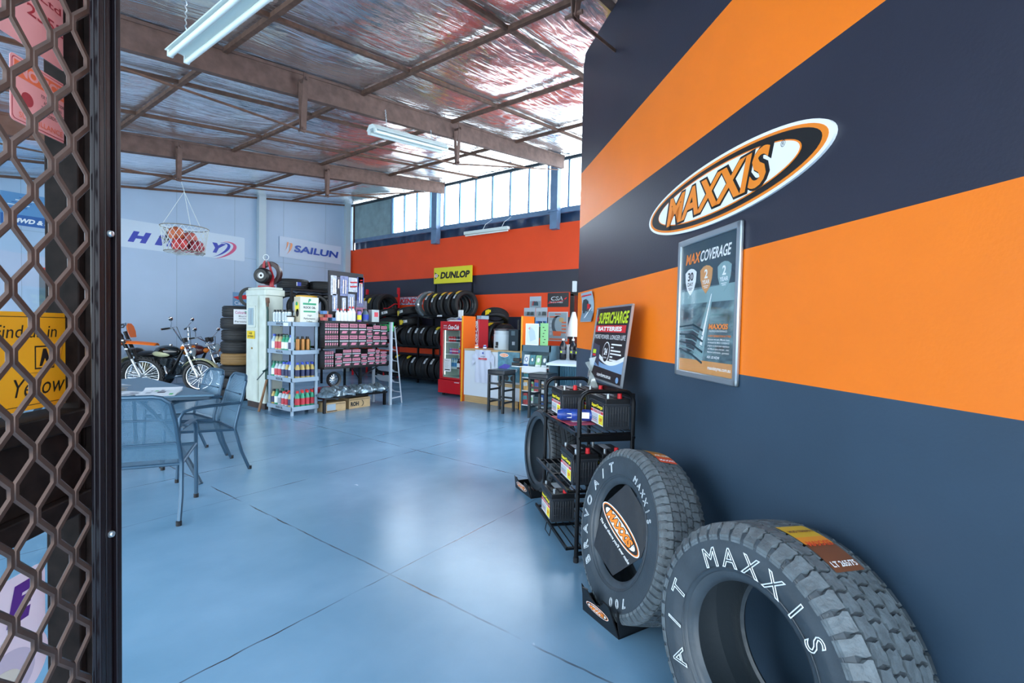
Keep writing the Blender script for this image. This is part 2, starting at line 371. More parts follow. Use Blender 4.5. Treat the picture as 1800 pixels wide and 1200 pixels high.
g.build('ceiling', foil_mat(), kind='structure', smooth=60)
MB().add([(-3.1, -1.3, roofz(-3.1)+.1), (9.0, -1.3, roofz(9)+.1), (9.0, 12.5, roofz(9)+.1), (-3.1, 12.5, roofz(-3.1)+.1)], [(0, 1, 2, 3)]).build('ceiling_sheet', mat('roof_sheet', '#8a8f92', .6), kind='structure')
def slope_bar(y, x0, x1, wy, h, m, drop=0):
    V = [(x0, y-wy/2, roofz(x0)-drop-h), (x1, y-wy/2, roofz(x1)-drop-h), (x1, y+wy/2, roofz(x1)-drop-h), (x0, y+wy/2, roofz(x0)-drop-h),
         (x0, y-wy/2, roofz(x0)-drop), (x1, y-wy/2, roofz(x1)-drop), (x1, y+wy/2, roofz(x1)-drop), (x0, y+wy/2, roofz(x0)-drop)]
    return MB().add(V, [(0, 3, 2, 1), (4, 5, 6, 7), (0, 1, 5, 4), (1, 2, 6, 5), (2, 3, 7, 6), (3, 0, 4, 7)])
batten = mat('rusty_batten', '#6a4c3e', .75, .1, var=.3, vs_=14)
for y in (-.6, .75, 2.75, 4.1, 6.05, 7.4, 9.4, 10.9): trim(slope_bar(y, -3, 8.75, .035, .04, batten), batten)
for x in BX[:-1]: trim(MB().bb(x-.022, x+.022, -1.2, 12.34, roofz(x)-.05, roofz(x)-.005), batten)
trim(MB().bb(8.66, 8.72, -1.2, 12.34, roofz(8.7)-.06, roofz(8.7)-.0), mat('dark_top_rail', '#2c3a44', .6))
trim(MB().grid(lambda u, v: (-3+u*11.6, WY-.03+.001*v, roofz(-3+u*11.6)-.01-.05*v), 10, 1), batten)
for y in (1.62, 4.97, 8.38):
    trim(slope_bar(y, -3, 8.56, .012, .26, steelb).add([], []), steelb)
    b_ = slope_bar(y+.03, -3, 8.56, .07, .012, steelb, drop=0.0); trim(b_, steelb)
    b_ = slope_bar(y+.03, -3, 8.56, .07, .012, steelb, drop=.25); trim(b_, steelb)
    trim(slope_bar(y-.008, -3, 8.56, .02, .03, steelb, drop=.0), steelb)
# fly braces and the tie rods between them
def brace(x, y, z1, z0):
    g = MB(); r = roofz(x)
    for dy in (-.035, .035):
        g.add([(x-.03, y-.02+dy*1.6, z1), (x+.03, y-.02+dy*1.6, z1), (x+.03, y-.02+dy*.3, z0), (x-.03, y-.02+dy*.3, z0),
               (x-.03, y-.014+dy*1.6, z1), (x+.03, y-.014+dy*1.6, z1), (x+.03, y-.014+dy*.3, z0), (x-.03, y-.014+dy*.3, z0)],
              [(0, 1, 2, 3), (7, 6, 5, 4), (0, 4, 5, 1), (1, 5, 6, 2), (2, 6, 7, 3), (3, 7, 4, 0)])
    g.cyl((x, y-.1, z1-.06), (x, y+.08, z1-.06), .018, n=6); g.cyl((x, y-.07, z0+.03), (x, y+.06, z0+.03), .015, n=6)
    trim(g, steelb)
BR = [(2.83, 4.93, 4.09, 3.48), (5.27, 4.93, 4.42, 3.83), (2.83, 8.34, 4.08, 3.51), (5.3, 8.34, 4.43, 3.85), (2.83, 1.6, 4.08, 3.48), (5.3, 1.6, 4.43, 3.85)]
for b_ in BR: brace(*b_)
def rod(P): trim(MB().tube(P, .012, 6), batten)
rod([(-1.5, 4.95, 3.36), (1.2, 4.93, 3.46), (2.85, 4.93, 3.5), (5.28, 4.93, 3.85), (8.3, 4.95, 4.62)])
rod([(-1.2, 8.36, 3.42), (2.85, 8.34, 3.53), (5.31, 8.34, 3.87), (8.3, 8.36, 4.7)])
rod([(2.83, 1.6, 3.5), (5.3, 1.6, 3.87), (8.2, 1.6, 4.6)])
# ------------------------------------------------------------------ striped partition
def partition():
    g = MB(); st = [(0, 1.218, 2), (1.218, 1.763, 0), (1.763, 2.395, 1), (2.395, 2.93, 0), (2.93, 3.98, 1)]
    T = frame((0, 0, 0), Mv, Nv, Uv)
    T = Matrix(((Mv.x, Nv.x, 0, 0), (Mv.y, Nv.y, 0, 0), (0, 0, 1, 0), (0, 0, 0, 1)))
    for a, b_, m in st: g.bb(-.2, 4.56, WN, WN+.016, a, b_, m, T)
    g.bb(-.2, 4.56, WN+.0165, WN+.09, 0, 3.98, 3, T)
    g.add([(3.64, WN, 3.98), (4.5, WN, 4.07), (4.56, WN, 3.98), (3.64, WN+.016, 3.98), (4.5, WN+.016, 4.07), (4.56, WN+.016, 3.98)], [(0, 1, 2), (5, 4, 3), (0, 3, 4, 1), (1, 4, 5, 2)], 1, T)
    g.build('wall_partition', [orange, navy, slate, mat('board_edge', '#5d5048', .7)], kind='structure', smooth=0)
    pine = mat('pine_stud', '#c89a4e', .6, var=.2, vs_=3, stretch=(8, 8, .5))
    for s0 in (3.9, 3.2): trim(MB().bb(s0, s0+.45, WN+.15, WN+.19, 0, 4.35, 0, T).bb(s0, s0+.04, WN+.1, WN+.19, 0, 4.35, 0, T), pine)
partition()
# ------------------------------------------------------------------ logos and signs
def maxxis_oval(g, c, w_, T=None, z=0, rot=0, mi=(0, 1, 2, 3), base=True):
    """oval badge: white rim, orange ring, black field, white core, slanted orange word; mi = white, orange, black, word colour"""
    a, b = w_/2, w_/2*.30; L = Matrix.Translation((c[0], c[1], z)) @ Matrix.Rotation(rot, 4, 'Z'); T = T @ L if T is not None else L
    q = w_*.002
    g.ell((0, 0), a, b, 0, q, mi[0], 48, T); g.ell((0, 0), a*.965, b*.90, q, 2*q, mi[1], 48, T); g.ell((0, 0), a*.925, b*.80, 2*q, 3*q, mi[2], 48, T)
    g.ell((0, 0), a*.80, b*.62, 3*q, 4*q, mi[0], 48, T)
    g.text('MAXXIS', (0, 0), h=w_*.150, w=w_*.66, z=5*q, m=mi[2], T=T, shear=.25, bold=.11)
    g.text('MAXXIS', (0, 0), h=w_*.132, w=w_*.63, z=7*q, m=mi[3], T=T, shear=.25, bold=.055)
    g.text('®', (a*.70, b*.22), h=w_*.026, z=5*q, m=mi[2], T=T)
    return g
# big oval on the partition
T = onpart(2.155, 2.08)
t = thing('oval_sign', 'large slanted oval tyre badge with orange lettering high on the striped partition', 'sign', T @ Matrix.Translation((0, 0, 0)))
g = MB().ell((0, 0), .73, .155, .001, .012, 0, 72).ell((0, 0), .705, .141, .012, .0135, 1, 72).ell((0, 0), .678, .129, .0135, .015, 2, 72).ell((0, 0), .585, .108, .015, .0165, 1, 72).ell((0, 0), .577, .102, .0165, .0175, 0, 72)
g.build('badge', [pure, oran_i, ink], t, smooth=0)
g = MB().text('MAXXIS', (-.02, 0), h=.178, w=.90, z=.018, m=0, shear=.28, bold=.07).text('MAXXIS', (-.02, 0), h=.156, w=.855, z=.0195, m=1, shear=.28, bold=.03)
g.text('®', (.49, .045), h=.026, z=.018, m=0)
g.build('lettering', [ink, mat('badge_orange', '#f58a1e', .45)], t, smooth=0)
# ---- snap-frame poster
T = onpart(2.19, 1.527, WN-.001)
t = thing('framed_poster', 'dark road poster in a silver snap frame below the oval badge on the partition', 'poster', T)
W_, H_ = .565, .73
f = MB()
for x0, x1, y0, y1 in ((-W_/2, W_/2, H_/2-.032, H_/2), (-W_/2, W_/2, -H_/2, -H_/2+.032), (-W_/2, -W_/2+.032, -H_/2, H_/2), (W_/2-.032, W_/2, -H_/2, H_/2)):
    f.bb(x0, x1, y0, y1, .001, .02)
f.build('frame', alu, t, bevel=.006)
def poster_art():
    m = bpy.data.materials.new('road_print'); m.use_nodes = True; n = m.node_tree; b = n.nodes['Principled BSDF']; L = n.links
    tcn = n.nodes.new('ShaderNodeTexCoord'); mp = n.nodes.new('ShaderNodeMapping'); mp.inputs['Scale'].default_value = (4, 9, 1); L.new(tcn.outputs['Object'], mp.inputs[0])
    z = n.nodes.new('ShaderNodeTexNoise'); z.inputs['Scale'].default_value = 1.6; z.inputs['Detail'].default_value = 8; z.inputs['Distortion'].default_value = .7; L.new(mp.outputs[0], z.inputs['Vector'])
    r = n.nodes.new('ShaderNodeValToRGB'); r.color_ramp.elements[0].position = .35; r.color_ramp.elements[0].color = lin('#2e4650'); r.color_ramp.elements[1].position = .7; r.color_ramp.elements[1].color = lin('#7fa0a8')
    L.new(z.outputs['Fac'], r.inputs[0]); L.new(r.outputs[0], b.inputs['Base Color']); b.inputs['Roughness'].default_value = .3; return m
teal_d = mat('poster_dark_teal', '#27414c', .3); teal_l = mat('poster_pale_teal', '#86a8ae', .3); tan_i = mat('poster_tan', '#d89a5c', .35)
g = MB().bb(-.252, .252, -.335, .335, .002, .006, 0)
g.bb(-.252, .252, .10, .335, .006, .0065, 1)
g.prism([(-.252, .02), (.252, .02), (.252, .10), (-.252, .085)], .006, .0066, 2)
g.prism([(.03, .06), (.06, .06), (-.02, -.27), (-.12, -.27)], .0062, .0068, 2)
g.prism([(.045, .06), (.05, .06), (-.03, -.2), (-.05, -.2)], .0066, .0072, 3)
for i in range(7):   # car outline at lower left
    g.tube([(-.25, -.10-i*.02, .007), (-.12, -.09-i*.026, .007), (-.02, -.12-i*.027, .007)], .0035 if i % 2 else .0055, 5, m=2 if i % 2 else 1)
g.prism([(-.2, -.14), (-.08, -.12), (-.1, -.22), (-.17, -.24)], .0068, .0074, 1)
g.bb(-.252, .252, -.335, -.27, .006, .0075, 4)
g.text('MAX', (-.135, .255), h=.055, w=.14, z=.008, m=5, shear=.2, bold=.03).text('COVERAGE', (.068, .255), h=.055, w=.26, z=.008, m=3, shear=.2, bold=.02)
def shield(g, x, y, s, m):
    P = [(-.5, .35), (-.25, .48), (0, .52), (.25, .48), (.5, .35), (.46, -.05), (.3, -.38), (0, -.62), (-.3, -.38), (-.46, -.05)]
    g.prism([(x+a*s, y+b*s*1.1) for a, b in P], .0065, .0078, m)
shield(g, -.155, .14, .112, 3); shield(g, -.005, .14, .112, 4); shield(g, .15, .14, .112, 2)
for x, a, b, m in ((-.155, '30', 'DAY', 6), (-.005, '2', 'YEAR', 3), (.15, '2', 'YEAR', 3)):
    g.text(a, (x, .162), h=.045, z=.0085, m=m, bold=.03).text(b, (x, .122), h=.02, z=.0085, m=m, bold=.02)
    g.bb(x-.022, x+.022, .1, .103, .008, .0085, m).bb(x-.015, x+.015, .092, .095, .008, .0085, m)
g.text('MAXXIS', (.115, -.1), h=.026, w=.16, z=.0085, m=5, bold=.04, shear=.15).text('MAXIMUM PERFORMANCE', (.115, -.122), w=.15, z=.0085, m=3)
g.text('A NEW GENERATION IN TYRES', (.125, -.145), w=.19, z=.0085, m=5, bold=.02)
for i, q in enumerate(('Because we care, Maxxis have', 'developed the MAX COVERAGE', 'program to ensure your experience', 'with Maxxis tyres is the best ... ever.', 'Maximum performance ... guaranteed.')):
    g.text(q, (.12, -.162-i*.0155), w=.18, h=.011, z=.0085, m=3, bold=.01)
g.text('ASK US NOW', (.08, -.248), h=.013, z=.0085, m=3, bold=.02).text('maxxistyres.com.au', (.13, -.303), w=.19, z=.0085, m=3, bold=.02)
g.build('print', [poster_art(), teal_d, teal_l, pure, tan_i, oran_i, ink], t, smooth=0)
MB().bb(-.255, .255, -.338, .338, .0095, .0105).build('cover_sheet', glass_mat('poster_cover', gloss=.06), t, smooth=0)
# ---- curled photo taped to the partition
T = onpart(4.2, 1.607, WN-.002)
g = MB().grid(lambda u, v: ((u-.5)*.34*(1+.1*math.sin(v*pi)), (v-.5)*.27, .004+.02*abs(v-.5)**2*4), 8, 8, 0)
g.grid(lambda u, v: ((u-.5)*.33*(1+.1*math.sin(v*pi)), -.13+v*.09, .006+.02*abs(v*.33-.5)**2*4), 6, 3, 1)
g.prism([(-.13, -.03), (.02, -.04), (.03, .05), (-.02, .075), (-.10, .07), (-.13, .03)], .016, .018, 2).prism([(.02, -.03), (.10, -.02), (.10, .02), (.03, .03)], .016, .018, 3).ell((-.09, -.035), .02, .02, .016, .019, 2).ell((.06, -.03), .018, .018, .016, .019, 2).prism([(-.12, -.12), (-.09, -.12), (.14, -.02), (.13, -.01)], .016, .018, 4).prism([(-.15, .1), (.15, .1), (.15, .112), (-.15, .112)], .02, .021, 3)
g.build('truck_photo', [mat('photo_sky', '#a9c3d2', .35), mat('photo_road', '#7795a8', .35), mat('photo_dark', '#33474f', .35), red_i, pure], label='curled photo of a dark truck taped to the far end of the orange partition band', cat='photo', T=T, smooth=0)
# ------------------------------------------------------------------ battery sign standing on the battery rack
Ts = onpart(3.26, 1.30, 1.14) @ Matrix.Rotation(math.radians(-7), 4, 'X')
g = MB().bb(-.36, .36, -.27, .27, -.006, 0, 0).bb(-.345, .345, .16, .16, 0, .0005, 0)
blue_sw = mat('swoosh_blue', '#7ea6d0', .3); blk_s = mat('sign_black', '#14151b', .3)
g.bb(-.352, .352, -.262, .262, 0, .001, 1)
g.grid(lambda u, v: (-.352+u*.704, -.19+v*(.09-.06*math.sin(u*pi)) + .02*(1-u), .0015), 20, 3, 2)
g.grid(lambda u, v: (-.2+u*.55, -.12+v*.03-.05*math.sin(u*pi)+.02, .002), 20, 2, 5)
g.text('SUPERCHARGE', (.02, .19), h=.085, w=.60, z=.003, m=3, shear=.12, bold=.03).text('★', (-.31, .19), h=.06, z=.003, m=4)
g.bb(-.33, .30, .085, .135, .001, .002, 4).text('BATTERIES', (-.02, .11), h=.032, w=.5, z=.003, m=5, bold=.04)
g.text('MORE POWER. LONGER LIFE', (0, .05), h=.032, w=.64, z=.003, m=5)
g.ell((-.02, -.06), .07, .075, .001, .002, 5).ell((-.02, -.06), .063, .068, .002, .003, 1).text('24', (-.02, -.055), h=.05, z=.0045, m=5, bold=.04).text('MONTH', (-.02, -.1), w=.06, z=.0045, m=5)
for i, q in enumerate(('✓ SUPERCHARGE YOUR LIFE', 'WITH', '✓ MAINTENANCE FREE', '✓ NATIONWIDE WARRANTY', 'AND', '24/7 ROADSIDE ASSIST')):
    pass
for i in range(6): g.bb(.07, .07+(.2, .05, .19, .21, .05, .2)[i], -.005-i*.022, .005-i*.022, .001, .002, 5)
g.prism([(-.33, .0), (-.17, -.02), (-.14, -.17), (-.33, -.12)], .002, .004, 6).bb(-.31, -.24, -.08, -.05, .004, .005, 3).bb(-.31, -.24, -.1, -.085, .004, .005, 4)
g.text('supercharge.com.au', (0, -.232), w=.3, z=.003, m=5, bold=.02).ell((.27, -.235), .025, .02, .001, .002, 2)
t = thing('battery_sign', 'black sign with lime lettering leaning on the back of the battery rack', 'sign', Ts)
g.build('panel', [alu, blk_s, blue_sw, lime_i, red_i, pure, mat('sign_slate', '#39415a', .3)], t, smooth=0)
MB().bb(-.362, .362, .262, .275, -.01, .006).bb(-.362, .362, -.275, -.262, -.01, .006).bb(.35, .362, -.27, .27, -.01, .006).bb(-.362, -.35, -.27, .27, -.01, .006).build('edge_strip', alu, t)
# clear bag tied at the corner of the sign
g = MB().grid(lambda u, v: ((u-.5)*(.05+.22*v**.8)+.03*math.sin(v*5), -.19*v+.02*math.sin(u*9)*v, .03*math.sin(u*14+v*4)*v), 18, 14, 0)
g.grid(lambda u, v: ((u-.5)*(.05+.16*v)+.03, .09*v, .02*math.sin(u*12)*v), 12, 6, 0)
g.build('clear_bag', glass_mat('clear_poly', gloss=.5, base=.35, basecol='#cfd8d2'), label='crumpled clear plastic bag hanging at the lower corner of the battery sign', cat='bag', T=onpart(3.42, 1.08, 1.06) @ Matrix.Rotation(.35, 4, 'Z'))
# ------------------------------------------------------------------ battery rack
TN = Matrix(((Mv.x, -Nv.x, 0, 0), (Mv.y, -Nv.y, 0, 0), (0, 0, 1, 0), (0, 0, 0, 1)))      # local x along the wall, y towards the room
def pl(s, n, z=0, a=0): return Matrix.Translation(sn(s, n, z)) @ TN @ Matrix.Rotation(math.radians(a), 4, 'Z')
rk = thing('battery_rack', 'black tubular steel rack of three sloping shelves holding car batteries', 'rack', pl(2.72, .785, 0, 4.0))
def endframe(x, name):
    g = MB(); w_ = .345; h = 1.03; r = .07
    P = [(x, 0, 0), (x, 0, h-r)] + [(x, -r+r*math.cos(a), h-r+r*math.sin(a)) for a in [pi/2*i/6 for i in range(1, 7)]]
    P += [(x, -w_+r-r*math.sin(a), h-r+r*math.cos(a)) for a in [pi/2*i/6 for i in range(0, 7)]] + [(x, -w_, 0)]
    g.tube(P, .0135, 10); g.box((x, -w_/2, .745), (.012, w_, .035)); g.box((x, -w_/2, .40), (.012, w_, .02)); g.box((x, -w_/2, .05), (.012, w_, .02))
    g.cyl((x-.012, .0, .75), (x-.022, .0, .75), .009, n=8).cyl((x-.012, -w_, .75), (x-.022, -w_, .75), .009, n=8).cyl((x-.012, .0, .42), (x-.022, .0, .42), .007, n=8)
    return g.build(name, black_m, rk)
endframe(0, 'end_frame'); endframe(.73, 'end_frame')
def tray(z, y0, y1, name, drop=.0):
    g = MB(); L_ = .73
    g.box((L_/2, y0, z), (L_, .012, .02)); g.box((L_/2, y1, z+drop), (L_, .012, .02))
    for i in range(9): g.tube([(.03, y0+(y1-y0)*i/8, z+drop*i/8), (L_-.03, y0+(y1-y0)*i/8, z+drop*i/8)], .004, 6)
    for x in (.02, L_/2, L_-.02): g.box((x, (y0+y1)/2, z-.008+drop/2), (.02, abs(y1-y0), .012))
    g.tube([(.3, y0+.01, z), (.3, y0+.02, z-.05), (.4, y0+.02, z-.05), (.4, y0+.01, z)], .003, 5)
    return g.build(name, black_m, rk)
tray(.775, .02, -.345, 'shelf'); tray(.43, .06, -.33, 'shelf'); tray(.085, .06, -.33, 'shelf')
for x in (0, .73):
    for y in (0, -.345): MB().cyl((x, y, 0), (x, y, .03), .017, n=10).build('foot', blackp, rk)
MB().box((.365, -.345, 1.0), (.73, .02, .03)).build('back_rail', black_m, rk)
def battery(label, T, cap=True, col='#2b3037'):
    L_, D, H_ = .26, .17, .2
    t = thing('car_battery', label, 'battery', T, 'car batteries on the black rack')
    g = MB().box((0, 0, .075), (L_-.01, D-.01, .15)).box((0, 0, .155), (L_, D, .012))
    for i in range(9): g.box((-L_/2, -.07+i*.0175, .08), (.006, .004, .12))
    for z in (.05, .10): g.box((-L_/2, 0, z), (.005, .14, .004))
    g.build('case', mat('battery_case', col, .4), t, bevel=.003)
    MB().box((0, 0, .175), (L_-.006, D-.006, .03)).box((0, -.02, .193), (L_-.08, .07, .008)).box((0, .055, .192), (.15, .02, .005)).build('lid', blackp, t, bevel=.003)
    MB().cyl((-.1, .055, .188), (-.1, .055, .218), .010, n=12).build('terminal', alu, t)
    MB().cyl((.0+.1, .055, .188), (.1, .055, .212), .010, n=12).build('terminal', alu, t)
    if cap: MB().cyl((-.1, -.02, .19), (-.1, -.02, .222), .015, .013, n=12).build('terminal_cap', red_i, t)
    # label on the long side facing the room (+y)
    F = frame((0, D/2+.0005, .08), (-1, 0, 0), (0, 0, 1), (0, 1, 0))
    g = MB(); g.T = F; g.bb(-.1, .1, -.065, .065, 0, .001, 0).bb(-.1, .1, .025, .065, .001, .0015, 1).bb(-.1, .1, .005, .022, .001, .0015, 3).bb(-.1, .02, -.06, 0, .001, .0015, 4).bb(.03, .1, -.06, 0, .001, .0015, 2)
    g.text('SuperCharge', (0, .046), w=.18, h=.028, z=.002, m=2, bold=.06, shear=.1).text('BATTERIES', (0, .0135), w=.14, h=.011, z=.002, m=4, bold=.03)
    g.text('12V', (.065, -.03), h=.02, z=.002, m=3, bold=.05).bb(-.09, .0, -.03, -.027, .0016, .002, 1).bb(-.09, .0, -.04, -.037, .0016, .002, 1).bb(-.09, .0, -.05, -.047, .0016, .002, 3)
    g.build('label', [pure, ink, yel_i, red_i, mat('label_grey', '#b9c0c9', .4)], t, smooth=0)
    # small label on the end facing the street (-x) and the lid
    g = MB().bb(-.02, .09, -.02, .03, .1975, .198, 0); g.build('lid_label', mat('label_grey', '#b9c0c9', .4), t, smooth=0)
    return t
battery('large black battery at the near end of the top shelf of the battery rack', pl(2.90, 1.035, .787, 4))
battery('black battery at the far end of the top rack shelf, by the front post', pl(3.30, .86, .787, 4))
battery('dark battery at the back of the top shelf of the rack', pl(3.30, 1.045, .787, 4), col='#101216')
battery('black battery on the near end of the middle shelf of the rack', pl(2.92, .845, .442, 4))
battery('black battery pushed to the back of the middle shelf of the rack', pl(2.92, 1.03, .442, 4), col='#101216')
battery('black battery on the far half of the lowest shelf of the rack', pl(3.2, .78, .097, 4))
# blue rolled packet on red leaflet
g = MB().tube([(-.13, 0, .04), (-.11, 0, .04), (.10, .01, .04), (.13, .01, .04)], [.034, .04, .04, .03], 14); g.box((-.05, .042, .045), (.06, .002, .04), 1).box((.05, .045, .04), (.03, .002, .03), 1)
g.build('blue_packet', [mat('blue_film', '#26459a', .15, var=.3, vs_=30), pure], label='rolled blue plastic packet lying between the batteries on the top shelf', cat='packet', T=pl(3.04, .86, .792, 74))
MB().bb(-.16, .16, -.11, .11, 0, .004).box((.03, 0, .0045), (.2, .1, .001), 1).build('red_leaflet', [mat('leaflet_red', '#b84b58', .4), pure], label='red leaflet lying flat under the blue packet on the rack', cat='leaflet', T=pl(3.08, .86, .787, 10))
# ------------------------------------------------------------------ show tyres
def tyre_prof(Ro, W_, rr, depth=.0, groove=()):
    h = W_/2; P = []; M_ = []
    def a(r, z, m): P.append((r, z)); M_.append(m)
    a(rr, -.72*h, 1); a(rr+.006, -.80*h, 1); a(rr+.018, -.86*h, 1); a(rr+.03, -.87*h, 1); a(rr+.034, -.92*h, 1); a(rr+.05, -.945*h, 1); mid = rr+(Ro-rr)*.5
    a(mid-.02, -.99*h, 1); a(mid, -h, 1); a(Ro-(Ro-rr)*.30, -.985*h, 1); a(Ro-(Ro-rr)*.27, -.99*h, 1); a(Ro-(Ro-rr)*.2, -.955*h, 1); a(Ro-.022, -.90*h, 0); a(Ro-.008-depth, -.82*h, 0)
    R = Ro-depth
    if groove:
        a(R-.002, -.7*h, 0)
        for q in groove: a(R, q*h-.008, 0); a(R-.007, q*h-.005, 0); a(R-.007, q*h+.005, 0); a(R, q*h+.008, 0)
        a(R-.002, .7*h, 0)
    else: a(R, -.6*h, 0); a(R+.002, 0, 0); a(R, .6*h, 0)
    a(Ro-.008-depth, .82*h, 0); a(Ro-.022, .90*h, 1); a(Ro-(Ro-rr)*.2, .955*h, 1); a(Ro-(Ro-rr)*.27, .99*h, 1); a(Ro-(Ro-rr)*.30, .985*h, 1); a(mid, h, 1); a(mid-.02, .99*h, 1)
    a(rr+.05, .945*h, 1); a(rr+.034, .92*h, 1); a(rr+.03, .87*h, 1); a(rr+.018, .86*h, 1); a(rr+.006, .80*h, 1); a(rr, .72*h, 1)
    a(rr+.012, .68*h, 2); a(rr+.04, .78*h, 2); a(mid, .9*h, 2); a(Ro-.04, .78*h, 2); a(Ro-.028, .5*h, 2); a(Ro-.026, 0, 2); a(Ro-.028, -.5*h, 2); a(Ro-.04, -.78*h, 2); a(mid, -.9*h, 2); a(rr+.04, -.78*h, 2); a(rr+.012, -.68*h, 2)
    return P, M_
liner = mat('tyre_liner', '#434d55', .3, bump=.3, bs=30)
block_m = mat('tread_block', '#5f696f', .5, var=.25, vs_=25, bump=.5, bs=60)
def blocks(g, Ro, W_, rows, N, depth, m=0):
    h = W_/2
    def R(a):
        q = abs(a)/h; return Ro - .004*q*q - (.0 if q < .78 else .030*((q-.78)/.2)**1.6)
    for (a0, a1, off, poly, pitch) in rows:
        n = int(N*pitch)
        for i in range(n):
            j = rnd.uniform(-.02, .02); V = []; K = len(poly)
            for dr, ins in ((-depth-.004, 0), (0, .035)):
                for u, v in poly:
                    uu = .5+(u-.5)*(1-ins); vv = .5+(v-.5)*(1-ins)
                    th = 2*pi*(i+off+uu+j)/n; a = (a0+(a1-a0)*vv)*h; r = R(a)+dr
                    V.append((r*math.cos(th), r*math.sin(th), a))
            F = [tuple(range(K, 2*K))] + [(k, (k+1) % K, K+(k+1) % K, K+k) for k in range(K)]
            if a1 < a0: F = [tuple(reversed(f)) for f in F]
            g.add(V, F, m)
def radial_text(g, s, r, a0, a1, h, z, m=0, outline=.0, kx=1.0):
    n = len(s)
    for i, ch in enumerate(s):
        if ch == ' ': continue
        a = math.radians(a0+(a1-a0)*(i/(n-1) if n > 1 else 0))
        g.text(ch, (r*math.cos(a), r*math.sin(a)), h=h, z=z, m=m, rot=a-pi/2, outline=outline)
def show_tyre(name, label, s, n, lean, yaw, Ro, W_, rr, rows, N, depth, letters):
    z = Ro*math.cos(lean)+(W_/2-.05)*math.sin(lean)-.004
    B = frame((0, 0, 0), -Mv, Uv, -Nv)
    R_ = Matrix.Rotation(-yaw, 4, 'Z')     # about the world vertical
    T = Matrix.Translation(sn(s, n, z)) @ R_ @ Matrix.Rotation(lean, 4, Mv) @ B
    t = thing(name, label, 'tyre', T)
    P, M_ = tyre_prof(Ro, W_, rr, depth)
    MB().lathe(P, 96, lambda k_: M_[k_], closed=True).build('carcass', [rubber, rubber_s, liner], t, smooth=50)
    g = MB(); blocks(g, Ro, W_, rows, N, depth); g.build('tread', block_m, t, smooth=30)
    g = MB()
    for (txt, r, a0, a1, h) in letters: radial_text(g, txt, r, a0, a1, h, W_/2+.0005, 0, outline=.020)
    g.build('raised_lettering', mat('letter_white', '#dfe8ee', .5), t)
    # fine rings of the sidewall
    g = MB()
    for r in (Ro-(Ro-rr)*.26, rr+.042): g.tube([(r*math.cos(a*2*pi/72), r*math.sin(a*2*pi/72), W_/2*.985 if r > rr+.1 else W_/2*.94) for a in range(72)], .0022, 5, closed=True)
    for i in range(60):
        a = 2*pi*i/60; r0, r1 = Ro-.05, Ro-.028
        g.tube([(r0*math.cos(a), r0*math.sin(a), W_/2*.965), (r1*math.cos(a+.02), r1*math.sin(a+.02), W_/2*.925)], .003, 4)
    g.build('sidewall_ribs', rubber_s, t)
    return t, T
zz = [(.02, .03), (.30, .16), (.55, 0), (.93, .12), (.86, .42), (1.0, .62), (.92, 1), (.60, .93), (.38, 1.04), (.06, .9), (.14, .5)]
z2 = [(.02, .06), (.45, -.04), (.70, .12), (.97, .05), (.90, .45), (.99, .88), (.55, 1.02), (.33, .86), (.05, .98), (.12, .52)]
sh = [(.05, 0), (.92, 0), (.97, .35), (.84, .6), (.90, 1), (.12, 1), (.16, .7), (.02, .4)]
t, T2 = show_tyre('show_tyre', 'all-terrain tyre with white outlined letters and a black card in its hole', 2.2, .935, .19, -.14, .40, .235, .222,
    [(-.98, -.62, 0, sh, 1.1), (-.60, -.26, .3, z2, 1), (-.24, .0, .6, zz, 1), (.02, .26, .1, zz, 1), (.28, .6, .1, z2, 1), (.62, .98, .5, sh, 1.1)], 64, .008,
    [('BRAVO', .305, 230, 172, .05), ('A/T', .305, 152, 118, .05), ('MAXXIS', .292, 72, 30, .03), ('700', .315, 306, 286, .04)])
# swing sticker on the tread top
def tread_sticker(t, Ro, a0, a1, z0, z1, cols, words):
    g = MB()
    for i, m in enumerate(cols):
        u0 = a0+(a1-a0)*i/len(cols); u1 = a0+(a1-a0)*(i+1)/len(cols)
        g.grid(lambda u, v: ((Ro+.002)*math.cos(u0+(u1-u0)*u), (Ro+.002)*math.sin(u0+(u1-u0)*u), z0+(z1-z0)*v), 4, 4, m)
    for wd, a, h, m in words:
        V, F, tw, th = glyphs(wd, 0, .03); k_ = min((z1-z0)*.85/tw, h/th)
        g.add([((Ro+.004)*math.cos(a+y*k_/Ro), (Ro+.004)*math.sin(a+y*k_/Ro), (z0+z1)/2-x*k_) for x, y, q in V], F, m)
    g.build('tread_sticker', [mat('sticker_orange', '#e8952a', .35), mat('sticker_brown', '#7a4a30', .35), pure, mat('sticker_red', '#e2542a', .4), mat('sticker_gold', '#d9b02c', .35)], t, smooth=60)
tread_sticker(t, .40, 1.72, 1.28, -.075, .02, [4, 0, 0, 0, 3, 3], [('LT265/70R16', 1.56, .02, 1), ('AT-700', 1.46, .025, 2), ('MAXXIS', 1.33, .025, 2)])
t, T3 = show_tyre('show_tyre', 'big chunky mud-terrain tyre with white outlined letters, nearest the camera', 1.33, 1.036, .09, -.24, .392, .295, .212,
    [(-1.0, -.68, 0, sh, 1), (-.65, -.35, .35, zz, .95), (-.33, -.02, .7, z2, .95), (.0, .31, .2, zz, .95), (.33, .65, .55, z2, .95), (.68, 1.0, .25, sh, 1)], 46, .012,
    [('MAXXIS', .285, 122, 40, .060), ('A/T', .285, 212, 166, .062)])
tread_sticker(t, .392, 1.60, 1.08, -.08, .04, [4, 4, 0, 1, 1, 1], [('MAXXIS', 1.34, .04, 3), ('MUD TERRAIN', 1.5, .02, 1), ('LT 265/75', 1.14, .025, 2)])
